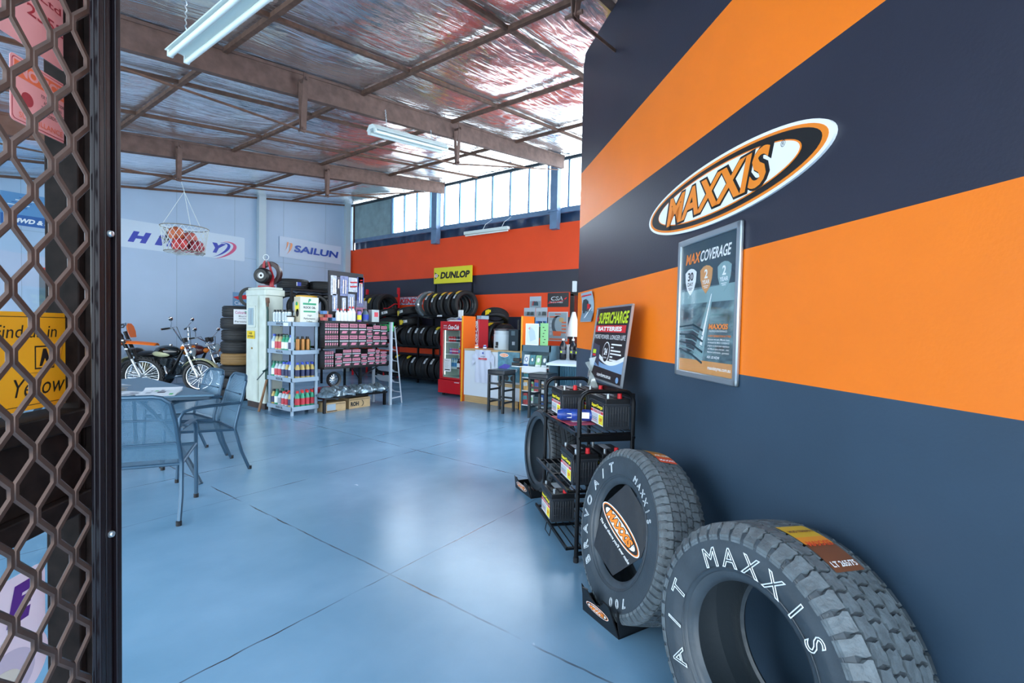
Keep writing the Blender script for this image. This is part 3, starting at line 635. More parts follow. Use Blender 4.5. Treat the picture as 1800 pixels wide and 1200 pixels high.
# far low-profile tyre
g = MB(); P, M_ = tyre_prof(.345, .25, .262, 0, (-.5, -.17, .17, .5))
z = .345*math.cos(.06)+.006
lp = thing('show_tyre', 'low-profile road tyre standing in a black cradle beyond the battery rack', 'tyre', Matrix.Translation(sn(3.93, .875, z+.012)) @ Matrix.Rotation(.13, 4, 'Z') @ Matrix.Rotation(.06, 4, Mv) @ frame((0, 0, 0), -Mv, Uv, -Nv))
MB().lathe(P, 72, lambda k_: M_[k_], closed=True).build('carcass', [rubber, rubber_s, liner], lp, smooth=50)
g = MB()
for i in range(60):
    for sg in (-1, 1):
        a = 2*pi*i/60
        g.tube([(.3445*math.cos(a+q*.10), .3445*math.sin(a+q*.10), sg*(.03+q*.075)) for q in (0, .5, 1)], .0028, 4)
g.build('tread_pattern', mat('groove_black', '#0c0d0f', .7), lp)
# cradles
def cradle(label, s, n, a, w_, h):
    t = thing('tyre_cradle', label, 'stand', pl(s, n, 0, a), 'black tyre cradles')
    pr = [(-w_/2-.03, 0), (w_/2+.03, 0), (w_/2-.005, h*.95), (w_/2-.05, h)] + [(w_/2*.6-i*w_*.6/8*1.0, h-.055*math.sin(pi*(i+.5)/9)) for i in range(9)] + [(-w_/2+.05, h), (-w_/2+.005, h*.95)]
    g = MB(); F = frame((0, 0, 0), (-1, 0, 0), (0, .25, .97), (0, .97, -.25)); g.prism([(x, y) for x, y in pr], 0, .006, 0, F); g.build('front_plate', blackp, t)
    g = MB().bb(-w_/2-.03, w_/2+.03, -.30, .0, 0, .01).prism([(-.30, 0), (0, 0), (.02, h*.9), (-.02, h*.5), (-.15, .06), (-.3, .05)], 0, .008, 0, frame((-w_/2-.03, 0, 0), (0, 1, 0), (0, 0, 1), (1, 0, 0)))
    g.prism([(-.30, 0), (0, 0), (.02, h*.9), (-.02, h*.5), (-.15, .06), (-.3, .05)], 0, .008, 0, frame((w_/2+.022, 0, 0), (0, 1, 0), (0, 0, 1), (1, 0, 0))).bb(-w_/2-.02, w_/2+.02, -.31, -.28, 0, .05)
    g.build('base', blackp, t)
    g = MB(); maxxis_oval(g, (0, h*.46), w_*.8, frame((0, .007, 0), (-1, 0, 0), (0, .25, .97), (0, .97, -.25)), z=.001, mi=(0, 1, 2, 1)); g.build('badge', [pure, oran_i, ink], t, smooth=0)
    return t
cradle('black plastic cradle with an oval badge under the white-lettered tyre by the rack', 2.13, .745, 22, .20, .155)
cradle('black plastic cradle with an oval badge under the low-profile tyre', 3.93, .66, 16, .25, .12)
# card in the hole of the second tyre
t = thing('tyre_card', 'black card with an oval badge stuck in the hole of the white-lettered tyre', 'card', T2 @ Matrix.Translation((-.0, .01, .072)) @ Matrix.Rotation(math.radians(11), 4, 'Y') @ Matrix.Rotation(math.radians(-24), 4, 'Z'))
MB().prism([(-.10, -.225), (.09, -.215), (.165, .0), (.12, .16), (-.115, .19), (-.18, -.02)], 0, .003).build('card', mat('card_black', '#1b2027', .35, bump=.3, bs=12), t)
g = MB(); maxxis_oval(g, (-.015, -.01), .34, None, z=.004, mi=(0, 1, 2, 1)); g.text("The last change you'll ever make", (-.01, -.085), w=.28, h=.022, z=.004, m=0, bold=.02, shear=.2); g.build('badge', [pure, oran_i, ink], t, smooth=0)
# ------------------------------------------------------------------ security screen and glass panel on the left
dk = mat('dark_bronze', '#1a1418', .3, .3, spec=.3); mesh_m = mat('grille_bronze', '#4a3a34', .4, .5, var=.2, vs_=30)
sd = thing('security_screen', 'dark bronze diamond-grille security screen at the left edge, nearest the camera', 'screen door', pl(0, -.447))
# local x along wall, y towards room side of -N
def post(x0, x1, y0, y1, z0, z1): return MB().bb(x0, x1, y0, y1, z0, z1)
MB().bb(.667, .708, .0, .005, 0, 2.3).bb(.667, .677, -.006, .0, 0, 2.3).bb(.683, .693, -.003, .0, 0, 2.3).bb(.698, .708, -.006, 0, 0, 2.3).build('stile', dk, sd, bevel=.0015)
MB().bb(-.25, .667, 0, .02, 2.22, 2.3).build('rail', dk, sd); MB().bb(-.25, .667, 0, .02, 0, .09).build('rail', dk, sd); MB().bb(-.25, -.21, 0, .02, .09, 2.22).build('stile', dk, sd)
for z in (1.113, 1.513): MB().lathe([(0, -.0015), (.0035, -.001), (.0045, .001), (.0045, .003)], 12, T=frame((.6895, -.006, z), (1, 0, 0), (0, 0, 1), (0, -1, 0)) @ Matrix.Rotation(pi, 4, 'X')).build('screw', alu, sd)
g = MB(); px_, pz_ = .027, .0715; z00 = 1.746-.0715*22.0
j = 0; x = .6645
for kcol in range(30):
    xa = .6645-kcol*px_; xb = xa-px_; off = pz_/2 if kcol % 2 else 0
    # one strand: alternates between columns xa and xb
    P = []; z_ = z00-.1+off
    for i in range(32):
        zc = z_+i*pz_
        if zc < .08 or zc > 2.2: continue
        P += [(xa-.003, .004, zc-.0075), (xa-.003, .004, zc+.0065), (xb+.003, .004, zc+pz_/2-.0075), (xb+.003, .004, zc+pz_/2+.0065)]
    g.tube(P, .0030, 6, flat=(.8, 1.6))
g.build('grille', mesh_m, sd, smooth=40)
gp = thing('glazed_panel', 'dark framed glass panel with stuck-on notices behind the diamond grille', 'glass panel', pl(0, -.54))
MB().bb(.775, .835, 0, .045, 0, 2.3).bb(.785, .795, -.012, 0, 0, 2.3).bb(.80, .81, -.01, 0, 0, 2.3).build('stile', mat('rust_brown_frame', '#1d1513', .7, 0, var=.5, vs_=40, spec=.12), gp, bevel=.002)
fm = mat('rust_brown_frame', '#2e2220')
MB().bb(-.2, .785, -.012, .045, 1.115, 1.145).bb(-.2, .785, .0, .03, 1.145, 1.24).bb(-.2, .785, -.012, .045, 1.24, 1.268).build('rail', fm, gp, bevel=.002)
MB().bb(-.2, .785, 0, .045, 0, .1).build('rail', fm, gp); MB().bb(-.2, .785, 0, .045, 2.22, 2.3).build('rail', fm, gp)
gl = glass_mat('door_glass', tint=(.86, .93, .95, 1), gloss=.14)
MB().add([(-.2, .02, .1), (.785, .02, .1), (.785, .02, 1.115), (-.2, .02, 1.115)], [(0, 1, 2, 3)]).build('glass', gl, gp, smooth=0)
MB().add([(-.2, .02, 1.268), (.785, .02, 1.268), (.785, .02, 2.22), (-.2, .02, 2.22)], [(0, 1, 2, 3)]).build('glass', gl, gp, smooth=0)
pink = mat('sticker_pink', '#e9a0a0', .4); dred = mat('sticker_dark_red', '#a83240', .4)
def sticker(name, label, s, z, g, mats): return g.build(name, mats, label=label, cat='sticker', T=onglass(s, z, -.5592), smooth=0)
g = MB().bb(-.13, .075, -.10, .10, 0, .0006, 0).text('WARNING', (-.027, .065), h=.034, w=.19, z=.001, m=1, bold=.04)
for q, y, w_, h in (('THESE PREMISES SECURED BY', .030, .19, .011), ('Silver Guardian', .004, .19, .020), ('Security Pty Ltd', -.022, .18, .013), ('(08) 8645 2352', -.050, .19, .020)): g.text(q, (-.027, y), w=w_, h=h, z=.001, m=1, bold=.01)
g.bb(-.13, .075, -.10, -.068, .0006, .0007, 0)
sticker('warning_sticker', 'pink security warning sticker at the top of the glass behind the grille', .708, 1.858, g, [pink, dred])
g = MB().prism(rounded(.093, .085, .006), 0, .0006, 0).prism(rounded(.088, .080, .005), .0006, .0008, 1).prism(rounded(.086, .078, .005), .0008, .001, 0).bb(-.041, .041, .016, .036, .001, .0012, 2)
g.text('NOTICE', (0, .026), h=.014, w=.072, z=.0015, m=0, bold=.04).ell((-.022, -.008), .009, .009, .001, .0013, 1)
for i, q in enumerate(('FOR YOUR PROTECTION', 'ACTIVITIES ON', 'THE PREMISES ARE', 'RECORDED BY')): g.text(q, (.018, .007-i*.0075), h=.0045, w=.038 if i % 2 == 0 else .03, z=.0015, m=3)
g.text('SURVEILLANCE', (.0, -.032), h=.007, w=.07, z=.0015, m=2)
sticker('notice_sticker', 'pink and orange notice sticker below the warning sticker on the glass', .737, 1.697, g, [pink, dred, mat('sticker_notice_orange', '#e8704a', .4), ink])
g = MB().prism(rounded(.16, .132, .008), 0, .0006, 0).prism(rounded(.148, .120, .006), .0006, .0008, 1).prism(rounded(.146, .118, .006), .0008, .001, 0)
g.text('Find us in', (-.008, .040), h=.017, w=.095, z=.0015, m=1, shear=.15).text('Yellow', (.01, -.035), h=.024, w=.085, z=.0015, m=1, shear=.25)
g.bb(.003, .035, -.012, .02, .001, .0012, 1).bb(.005, .033, -.010, .018, .0012, .0014, 0).prism([(.01, -.008), (.016, .016), (.021, .016), (.03, -.008), (.024, -.008), (.019, .003), (.014, -.008)], .0014, .0016, 1)
g.tube([(-.02, -.016, .001), (.02, -.017, .001), (.045, .0, .001), (.052, .03, .001)], .0008, 4, m=2)
sticker('yellow_sticker', 'yellow directory sticker with handwritten style words on the glass', .72, 1.342, g, [mat('sticker_yellow', '#f0a91c', .35), ink, mat('sticker_smile', '#b07a20', .4)])
g = MB().prism(rounded(.075, .10, .015), 0, .0006, 0).text('E', (.0, .012), h=.05, z=.0012, m=1, bold=.07, shear=.25)
g.ell((-.02, -.075), .062, .05, 0, .0005, 0).ell((-.025, -.08), .045, .036, .0007, .0009, 2).ell((-.035, -.09), .035, .025, .001, .0012, 3)
sticker('shaped_sticker', 'white cut-out sticker with a purple letter low on the glass', .700, 1.010, g, [mat('sticker_pale', '#ead8e6', .4), mat('sticker_purple', '#5b2a86', .4), mat('sticker_lilac', '#c9bcd0', .4), mat('sticker_cream', '#d9d2c6', .4)])
# ------------------------------------------------------------------ middle of the shop
def facex(x, y, z=0): return frame((x, y, z), (0, -1, 0), (1, 0, 0), (0, 0, 1))     # fronts that face the street side: x right, y deep, z up
MESH = {}
def simple_tyre_parts(Ro, W_, rr, key, stickers=True, n=40):
    if key not in MESH:
        P, M_ = tyre_prof(Ro, W_, rr, 0, (-.45, 0, .45)); MESH[key] = MB().lathe(P, n, lambda k_: M_[k_], closed=True).mesh('tyre', [rubber_t, rubber_t2, liner], 50)
    return MESH[key]
rubber_t = mat('new_rubber_tread', '#15171a', .6, bump=.15, bs=150); rubber_t2 = mat('new_rubber_side', '#101215', .45)
stk_y = mat('tag_yellow', '#f2d21e', .45); stk_w = mat('tag_white', '#d8dde0', .45); stk_o = mat('tag_orange', '#f0961e', .45)
def tyre(T, label, group, Ro=.31, W_=.2, rr=.2, tag=None, ang=2.4, key=None):
    """a new tyre, axis along local z; tag stuck on the tread at angle ang"""
    key = key or 'ty%.2f%.2f' % (Ro, W_)
    o = bpy.data.objects.new('tyre', simple_tyre_parts(Ro, W_, rr, key)); COL.objects.link(o); o.matrix_world = T
    o['label'] = label; o['category'] = 'tyre'
    if group: o['group'] = group
    if tag:
        tk = key+tag+'%.1f' % ang
        if tk not in MESH:
            g = MB()
            def patch(a0, a1, z0, z1, m): g.grid(lambda u, v: ((Ro+.003)*math.cos(a0+(a1-a0)*u), (Ro+.003)*math.sin(a0+(a1-a0)*u), z0+(z1-z0)*v), 5, 2, m)
            if 'w' in tag: patch(ang-.32, ang+.25, -.035, .03, 0); patch(ang-.12, ang-.06, -.025, .02, 3); patch(ang+.02, ang+.05, -.025, .02, 3)
            if 'y' in tag: patch(ang-.55, ang-.22, -.07, .05, 1); patch(ang-.25, ang-.1, -.035, .03, 1)
            if 'o' in tag: patch(ang-.62 if 'y' in tag else ang-.45, ang-.3 if 'y' in tag else ang-.15, -.08, .05, 2)
            if 'b' in tag: patch(ang-.15, ang+.15, -.04, .04, 4); patch(ang-.15, ang-.1, -.04, .04, 0)
            MESH[tk] = g.mesh('tag', [stk_w, stk_y, stk_o, ink, blue_i], 60)
        c = bpy.data.objects.new('tag', MESH[tk]); COL.objects.link(c); c.parent = o
    return o
def yaxis(x, y, z, tilt=0, yaw=0, roll=0):
    # axis of the tyre along world y; local x to the street (-X), local y up
    return Matrix.Translation((x, y, z)) @ Matrix.Rotation(math.radians(yaw), 4, 'Z') @ Matrix.Rotation(math.radians(tilt), 4, 'X') @ frame((0, 0, 0), (1, 0, 0), (0, 0, 1), (0, -1, 0)) @ Matrix.Rotation(math.radians(roll), 4, 'Z')
# black rack of new tyres
br = thing('tyre_rack', 'long black three-tier tyre rack against the striped window wall', 'rack', at(8.07, 6.94))
for y in (0, 1.77, 3.4):
    MB().bb(-.02, .02, y-.02, y+.02, 0, 1.66).build('post', black_m, br); MB().bb(.50, .54, y-.02, y+.02, 0, 1.66).build('post', black_m, br)
    for z in (.12, .90, 1.64): MB().bb(0, .52, y-.015, y+.015, z-.015, z+.015).build('side_rail', black_m, br)
for z in (.12, .90, 1.655):
    MB().bb(-.02, .02, 0, 3.4, z-.02, z+.02).build('front_beam', black_m, br); MB().bb(.36, .40, 0, 3.4, z-.02, z+.02).build('rear_beam', black_m, br)
for y in (.48, 1.70): MB().bb(.49, .52, y-.02, y+.02, 1.66, 2.47).build('sign_post', black_m, br)
MB().bb(-.03, -.021, .95, 1.11, 1.635, 1.675).build('rack_label', stk_w, br)
for i, y in enumerate((7.36, 7.60, 7.83, 8.06, 8.29, 8.54)):
    Ro = (.33, .325, .32, .32, .32, .33)[i]
    T = yaxis(8.25, y, 1.675+(Ro**2-.19**2)**.5-.02, yaw=-14 if i < 5 else -22)
    t = tyre(T, ('large black tyre at the right end of the top tier, its open side showing', 'black tyre with white and orange tags, second from the right on the top tier', 'black tyre with white and yellow tags in the middle of the top tier', 'black tyre with yellow tag, fourth from the right on the top tier', 'black tyre with an orange tag near the wrapped tyre on the top tier', 'tyre wrapped in clear film at the left end of the top tier')[i],
             None, Ro, .2, .22, ('wyo', 'wo', 'wyo', 'wy', 'wo', 'w')[i], 2.5 if i != 3 else 2.7, key='top%d' % (Ro*1000))
    if i == 5:
        g = MB().lathe([(.225, -.1), (.30, -.115), (.338, -.09), (.342, 0), (.338, .09), (.30, .115), (.225, .1)], 40); g.build('clear_wrap', glass_mat('wrap_film', gloss=.5, base=.22, basecol='#aab4b8'), t)
for i in range(14):
    y = 7.08+i*.235; Ro = .285
    z = .92+(Ro**2-.19**2)**.5-.0
    T = yaxis(8.25, y, z, yaw=(-4, 3, -8, 2)[i % 4] if i != 10 else -28)
    tyre(T, 'new black tyre standing in the row on the middle tier of the black rack' if i != 10 else 'smaller black tyre turned askew in the middle tier of the black rack', 'tyres on the middle tier' if i != 10 else None, Ro, .19, .19, (None, 'w', 'w', 'yw', 'yw', None, 'w', 'w', 'w', None, 'w', 'yw', 'w', 'yw')[i], 2.55)
for i in range(15):
    y = 7.06+i*.222; Ro = .295
    T = yaxis(8.25, y, .14+(Ro**2-.19**2)**.5, yaw=(-3, 3, 0)[i % 3])
    tyre(T, 'new black tyre standing in the row on the lowest tier of the black rack', 'tyres on the lowest tier', Ro, .195, .195, (None, 'w', None, 'w', None, 'w', 'w', None, 'w', 'y', None, 'y', None, 'w', None)[i], 2.45)
for i, (x, y, z, ti, yw, tg) in enumerate(((8.2, 9.95, 1.72, 70, 10, 'w'), (8.25, 9.93, 1.50, 72, -6, None), (8.2, 9.2, 1.73, 66, -12, 'yw'), (8.25, 9.22, 1.50, 74, 6, 'yw'))):
    tyre(Matrix.Translation((x, y, z)) @ Matrix.Rotation(math.radians(yw), 4, 'Z') @ Matrix.Rotation(math.radians(ti-90+8), 4, 'X') @ Matrix.Rotation(math.radians(180), 4, 'Z'),
         ('black tyre lying on top at the left end of the black rack', 'black tyre lying under the top one at the left end of the rack', 'tyre with yellow tag lying on top beside the wrapped tyre', 'tyre with yellow tag lying below another beside the wrapped tyre')[i], None, .30, .19, .2, tg, .25)
# yellow sign above the rack
t = thing('brand_sign', 'yellow sign board with black slab lettering above the black tyre rack', 'sign', onwin(8.057, 2.68, 8.58))
MB().bb(-.63, .63, -.2, .2, 0, .035).build('board', mat('board_yellow', '#e6dc2c', .45), t)
MB().text('DUNLOP', (.09, 0), h=.17, w=.96, z=.037, bold=.05, shear=.2).prism([(-.60, .09), (-.44, 0), (-.60, -.09), (-.57, 0)], .036, .039).build('lettering', ink, t, smooth=0)
MB().ell((-.545, 0), .055, .045, .036, .042, 0, 20).text('D', (-.545, 0), h=.06, z=.043, m=1, bold=.06).build('roundel', [pure, red_i], t, smooth=0)
# red rack
rr_ = thing('red_tyre_rack', 'red steel tyre rack in the far corner, its posts above the tyres', 'rack', at(8.05, 9.98)); rm = mat('rack_red', '#e01824', .4)
for y in (0, 1.34):
    MB().bb(.45, .49, y-.02, y+.02, 1.2, 2.42).bb(.43, .45, y-.035, y+.035, 2.25, 2.42).build('rear_post', rm, rr_); MB().bb(-.02, .02, y-.02, y+.02, .0, 1.86).build('front_post', rm, rr_)
    MB().tube([(0, y, 1.84), (.1, y, 1.85), (.33, y, 1.98), (.47, y, 1.98)], .014, 8).build('arm', rm, rr_)
    MB().bb(.45, .49, y-.02, y+.02, 0, 1.2).build('rear_leg', rm, rr_)
MB().bb(-.02, .02, 0, 1.34, 1.60, 1.63).build('front_beam', rm, rr_); MB().bb(.37, .41, 0, 1.34, 1.60, 1.63).build('rear_beam', rm, rr_)
for i, y in enumerate((10.18, 10.44, 10.70, 10.96, 11.2)):
    tyre(yaxis(8.24, y, 1.62+(.34**2-.19**2)**.5, yaw=-6), ('big black tyre with its dark hole showing, at the right end of the red rack', 'big black tyre with yellow tag, second in the red rack', 'big black tyre in the middle of the red rack', 'big black tyre fourth in the red rack, mostly hidden', 'big black tyre at the far end of the red rack')[i], None, .34, .24, .225, (None, 'y', 'yw', 'y', None)[i], 3.0)
# banner between the racks
g = MB().bb(-.47, .47, -.10, .10, 0, .004, 0).text('KENDA', (0, 0), h=.13, w=.78, z=.005, m=1, bold=.05, shear=.2)
for i in range(12): g.bb(-.46+i*.078, -.42+i*.078, -.095 if i % 2 else .07, -.07 if i % 2 else .095, .004, .0045, 2)
g.build('brand_banner', [mat('banner_pale', '#b9c9dc', .5), red_i, mat('banner_blue', '#3a56a0', .5)], label='pale banner with red slanted lettering on the wall between the racks', cat='banner', T=onwin(9.68, 2.07, 8.665), smooth=0)
# ------------------------------------------------------------------ drinks fridge
FR = facex(6.98, 6.885)
fg = thing('drinks_fridge', 'red glass-door drinks fridge beside the orange fin panel', 'fridge', FR); fred = mat('fridge_red', '#d0101e', .3)
Wf = .60; Df = .55
MB().bb(0, Wf, .04, Df, .33, .37).bb(0, Wf, .04, Df, 1.46, 1.51).bb(0, .03, .04, Df, .37, 1.46).bb(Wf-.03, Wf, .04, Df, .37, 1.46).bb(0, Wf, Df-.02, Df, .37, 1.46).build('cabinet', fred, fg, bevel=.004)
MB().bb(.03, Wf-.03, Df-.025, Df-.02, .37, 1.46).bb(.03, .034, .05, Df-.02, .37, 1.46).bb(Wf-.034, Wf-.03, .05, Df-.02, .37, 1.46).bb(.03, Wf-.03, .05, Df-.02, .37, .375).build('lining', mat('fridge_lining', '#cfe0da', .5), fg)
MB().bb(-.03, Wf, -.01, Df, .05, .32).bb(.42, .55, -.014, -.01, .275, .29, 1).build('lower_panel', [fred, white_p], fg, bevel=.004)
MB().bb(.03, .08, .05, .1, 0, .05).build('foot', blackp, fg); MB().bb(Wf-.08, Wf-.03, .05, .1, 0, .05).build('foot', blackp, fg); MB().bb(.03, .08, Df-.1, Df-.05, 0, .05).build('foot', blackp, fg); MB().bb(Wf-.08, Wf-.03, Df-.1, Df-.05, 0, .05).build('foot', blackp, fg)
d_ = MB().bb(0, .06, 0, .04, .33, 1.51).bb(Wf-.05, Wf, 0, .04, .33, 1.51).bb(.06, Wf-.05, 0, .04, 1.46, 1.51).bb(.06, Wf-.05, 0, .04, .33, .37).build('door', fred, fg, bevel=.003)
MB().add([(.06, .02, .37), (Wf-.05, .02, .37), (Wf-.05, .02, 1.33), (.06, .02, 1.33)], [(0, 1, 2, 3)]).build('glass', glass_mat('fridge_glass', tint=(.92, .97, .95, 1), gloss=.08), d_, smooth=0)
g = MB(); g.T = frame((.305, .005, 1.395), (1, 0, 0), (0, 0, 1), (0, -1, 0)); g.bb(-.245, .245, -.065, .065, -.01, 0, 0).text('Coca-Cola', (.06, 0), h=.095, w=.30, z=.002, m=1, shear=.3, bold=.035).text('DRINK', (-.17, .025), w=.09, h=.022, z=.002, m=1, bold=.03).text('Refreshing', (-.17, -.02), w=.10, h=.03, z=.002, m=1, shear=.3)
g.build('header_panel', [mat('header_red', '#c21420', .3), pure], d_, smooth=0)
MB().bb(.0, .02, -.03, -.01, .80, 1.02).bb(0, .02, -.02, 0, .82, .84).bb(0, .02, -.02, 0, .98, 1.0).build('handle', blackp, d_)
for z in (.56, .845, 1.09): MB().bb(.04, Wf-.04, .08, Df-.03, z-.012, z).build('wire_shelf', white_p, fg)
MB().bb(.06, .07, .045, .05, .37, 1.33).build('inner_strip', alu, fg)
g = MB().bb(-.10, .10, -.13, .13, 0, .001, 0).text('PRICE LIST', (0, .09), w=.12, z=.0015, m=1)
for i in range(6): g.bb(-.07, .03-.01*(i % 3), .05-i*.02, .053-i*.02, .001, .0014, 2)
g.bb(-.07, .07, -.105, -.085, .001, .0015, 1); g.build('paper_notice', [pure, ink, grey_i], label='white paper notice taped inside the fridge door glass', cat='notice', T=onwin(6.885-.20, .62, 6.997), smooth=0)
def lathe_item(name, prof, cols, bands=None, n=14):
    """prof (r,z), cols material per segment index"""
    return MB().lathe(prof, n, (lambda k_: bands[k_]) if bands else 0).mesh(name, cols, 40)
def can_mesh(key, c1, c2):
    if key not in MESH: MESH[key] = lathe_item('can', [(0, 0), (.027, 0), (.033, .008), (.033, .05), (.033, .066), (.033, .112), (.027, .122), (.025, .120), (0, .119)], [alu, c1, c2], [0, 0, 1, 2, 1, 0, 0, 0])
    return MESH[key]
def place(mesh, name, T, label, cat, group=None):
    o = bpy.data.objects.new(name, mesh); COL.objects.link(o); o.matrix_world = T; o['label'] = label; o['category'] = cat
    if group: o['group'] = group
    return o
cmag = mat('can_magenta', '#c8407a', .3); cyel = mat('can_yellow', '#d8b020', .3); cpur = mat('can_purple', '#7a5ab0', .3); cred = mat('can_red', '#c82030', .3); cdark = mat('can_dark', '#2a3a44', .3); cbl = mat('water_blue', '#3a8ac8', .25); cola = mat('cola_brown', '#3a1512', .2)
for i, (k_, a, b_, lb) in enumerate((('cr', cred, pure, 'red drink can on the top fridge shelf'), ('cr', cred, pure, ''), ('cr', cred, pure, ''), ('cd', cdark, pure, 'dark and white drink can on the top fridge shelf'), ('cd', cdark, pure, ''), ('cy', cyel, cpur, 'yellow drink can at the right end of the top fridge shelf'))):
    lb = lb or ('red drink can on the top fridge shelf' if k_ == 'cr' else 'dark and white drink can on the top fridge shelf')
    place(can_mesh(k_, a, b_), 'drink_can', FR @ Matrix.Translation((.17+i*.068, .12, 1.09)), lb, 'can', {'cr': 'red cans', 'cd': 'dark cans'}.get(k_))
for i, (k_, a, b_, lb) in enumerate((('cp', cpur, pure, 'purple drink can at the left of the middle fridge shelf'), ('cm', cmag, pure, 'magenta drink can on the middle fridge shelf'), ('cm', cmag, pure, 'magenta drink can on the middle fridge shelf'), ('cm', cmag, pure, 'magenta drink can on the middle fridge shelf'))):
    place(can_mesh(k_, a, b_), 'drink_can', FR @ Matrix.Translation((.2+i*.066, .12, .845)), lb, 'can', 'magenta cans' if k_ == 'cm' else None)
def bottle_mesh(key, r, h, body, lab, cap, capr=.45, neck=.72, tin=False):
    if key not in MESH:
        if tin: P = [(0, 0), (r*.96, 0), (r, .006), (r, h*.2), (r, h*.75), (r*.97, h*.82), (r*.6, h*.86), (r*.6, h*.87), (r*.55, h), (0, h)]; Bn = [0, 0, 0, 1, 0, 0, 2, 2, 2]
        else: P = [(0, 0), (r*.9, 0), (r, h*.03), (r, h*.15), (r, h*.55), (r*.97, h*.62), (r*.75, h*.72), (r*capr, h*.82), (r*capr, h*.86), (r*(capr+.08), h*.865), (r*(capr+.06), h), (0, h)]; Bn = [0, 0, 0, 1, 0, 0, 0, 0, 2, 2, 2]
        MESH[key] = lathe_item('bottle', P, [body, lab, cap], Bn)
    return MESH[key]
ggold = mat('juice_gold', '#c89a30', .3)
for i in range(3): place(bottle_mesh('bg', .03, .17, ggold, cbl, cbl), 'juice_bottle', FR @ Matrix.Translation((.46+i*.035, .10+.05*(i % 2), .845)), 'gold juice bottle with blue cap on the middle fridge shelf', 'bottle', 'gold juice bottles')
for i in range(5): place(bottle_mesh('bw', .03, .2, mat('water_clear', '#b8d4e0', .15), cbl, cbl), 'water_bottle', FR @ Matrix.Translation((.24+i*.062, .13, .56)), 'water bottle with blue label on the lowest fridge shelf', 'bottle', 'water bottles')
for i in range(2): place(bottle_mesh('bc', .03, .2, cola, pure, cola), 'cola_bottle', FR @ Matrix.Translation((.45+i*.062, .07, .56)), 'cola bottle at the front of the lowest fridge shelf', 'bottle', 'cola bottles')
lampm = mat('fridge_tube', '#ffffff', .4); lampm.node_tree.nodes['Principled BSDF'].inputs['Emission Color'].default_value = (.85, 1, .95, 1); lampm.node_tree.nodes['Principled BSDF'].inputs['Emission Strength'].default_value = 1.6
MB().cyl((.09, .06, 1.33), (.09, .06, .42), .008, n=8).build('interior_tube', lampm, fg)
# heap of papers on the fridge
g = MB().bb(.1, .5, .1, .4, 0, .03, 0).bb(.25, .48, .12, .3, .03, .06, 1).box((.42, .15, .13), (.12, .02, .2), 0)
g.tube([(.1, .1, .03), (.2, .12, .06), (.32, .1, .05), (.4, .16, .08)], .025, 8, m=2).build('paper_heap', [white_p, blue_i, mat('bag_grey', '#7c8790', .3)], label='heap of white papers and a card on top of the drinks fridge', cat='papers', T=FR @ Matrix.Translation((0, 0, 1.512)))
# ------------------------------------------------------------------ counter
lam = mat('white_laminate', '#d5dde6', .4); wood = mat('pale_wood', '#b99a6c', .5, var=.15, vs_=3, stretch=(1, 12, 12)); fin = mat('fin_orange', '#ee6a14', .35); edge = mat('fin_edge_yellow', '#f5a81c', .4)
ct = thing('service_counter', 'white laminate counter with wooden top and kickboard behind the stools', 'counter', facex(6.66, 5.93))
MB().bb(0, 1.30, -.01, .6, .965, 1.0).build('worktop', wood, ct); MB().bb(0, .80, .0, .02, .13, .965).build('front_panel', lam, ct); MB().bb(.80, 1.30, .0, .02, .13, .36).build('front_panel', lam, ct)
MB().bb(0, 1.24, .02, .04, 0, .13).build('kickboard', wood, ct); MB().bb(.8, 1.3, -.01, .3, .36, .42).build('foot_shelf', wood, ct); MB().bb(.8, 1.3, .01, .03, .42, .965).build('recess_panel', lam, ct)
def fin_panel(label, y, z1=1.61):
    t = thing('fin_panel', label, 'panel', at(6.63, y)); MB().bb(.002, .36, -.012, .012, 0, z1).build('board', fin, t); MB().bb(-.012, .002, -.014, .014, 0, z1).build('edge_strip', edge, t); return t
fin_panel('orange fin panel with yellow edge between the fridge and the counter', 5.96); fin_panel('orange fin panel with yellow edge at the right end of the counter', 4.60)
# tee shirt
def tee():
    F = onwin(5.45, .70, 6.635); g = MB()
    def cloth(P, z): 
        n = len(P); return P
    body = [(-.17, .29), (-.08, .315), (-.04, .285), (.04, .285), (.08, .315), (.17, .29), (.23, .1), (.18, .07), (.185, -.32), (.0, -.335), (-.175, -.31), (-.17, .05), (-.24, .05), (-.27, .0)]
    g.grid(lambda u, v: ((u-.5)*(.36+.02*math.sin(v*9)), -.31+v*.6, .006+.006*math.sin(u*17+v*3)), 24, 16, 0)
    for sg in (-1, 1): g.grid(lambda u, v: (sg*(.16+u*.10), .27-u*.10-v*(.17+.02*u), .006+.006*math.sin(u*8+v*9)), 8, 8, 0)
    g.text('DUNLOP', (0, .17), w=.10, h=.016, z=.014, m=1, bold=.02).text('MAXXIS', (.0, .13), w=.2, h=.036, z=.014, m=2, bold=.06).bb(-.07, .09, .10, .104, .012, .014, 3).ell((-.0, .235), .018, .016, .012, .014, 4)
    g.build('tee_shirt', [mat('shirt_white', '#c9cfe0', .8), ink, red_i, grey_i, blue_i], label='white printed tee shirt hung on the front of the counter', cat='shirt', T=F)
tee()
g = MB().bb(-.235, .235, -.26, .26, 0, .003, 0).ell((-.1, .2), .1, .035, .003, .004, 1).ell((-.1, .2), .085, .026, .004, .005, 2).text('MAXXIS', (-.1, .2), w=.12, h=.022, z=.006, m=1, bold=.04)
g.prism([(-.22, -.02), (-.08, .05), (.05, .03), (-.02, -.06), (-.18, -.1)], .003, .005, 3).prism([(-.15, -.1), (.0, -.02), (.1, -.05), (-.05, -.15)], .005, .007, 4).text('$7,300', (.09, -.06), w=.2, h=.06, z=.006, m=1, bold=.03, shear=.2)
for i in range(3): g.ell((-.15+i*.12, -.2), .045, .045, .003, .005, 5)
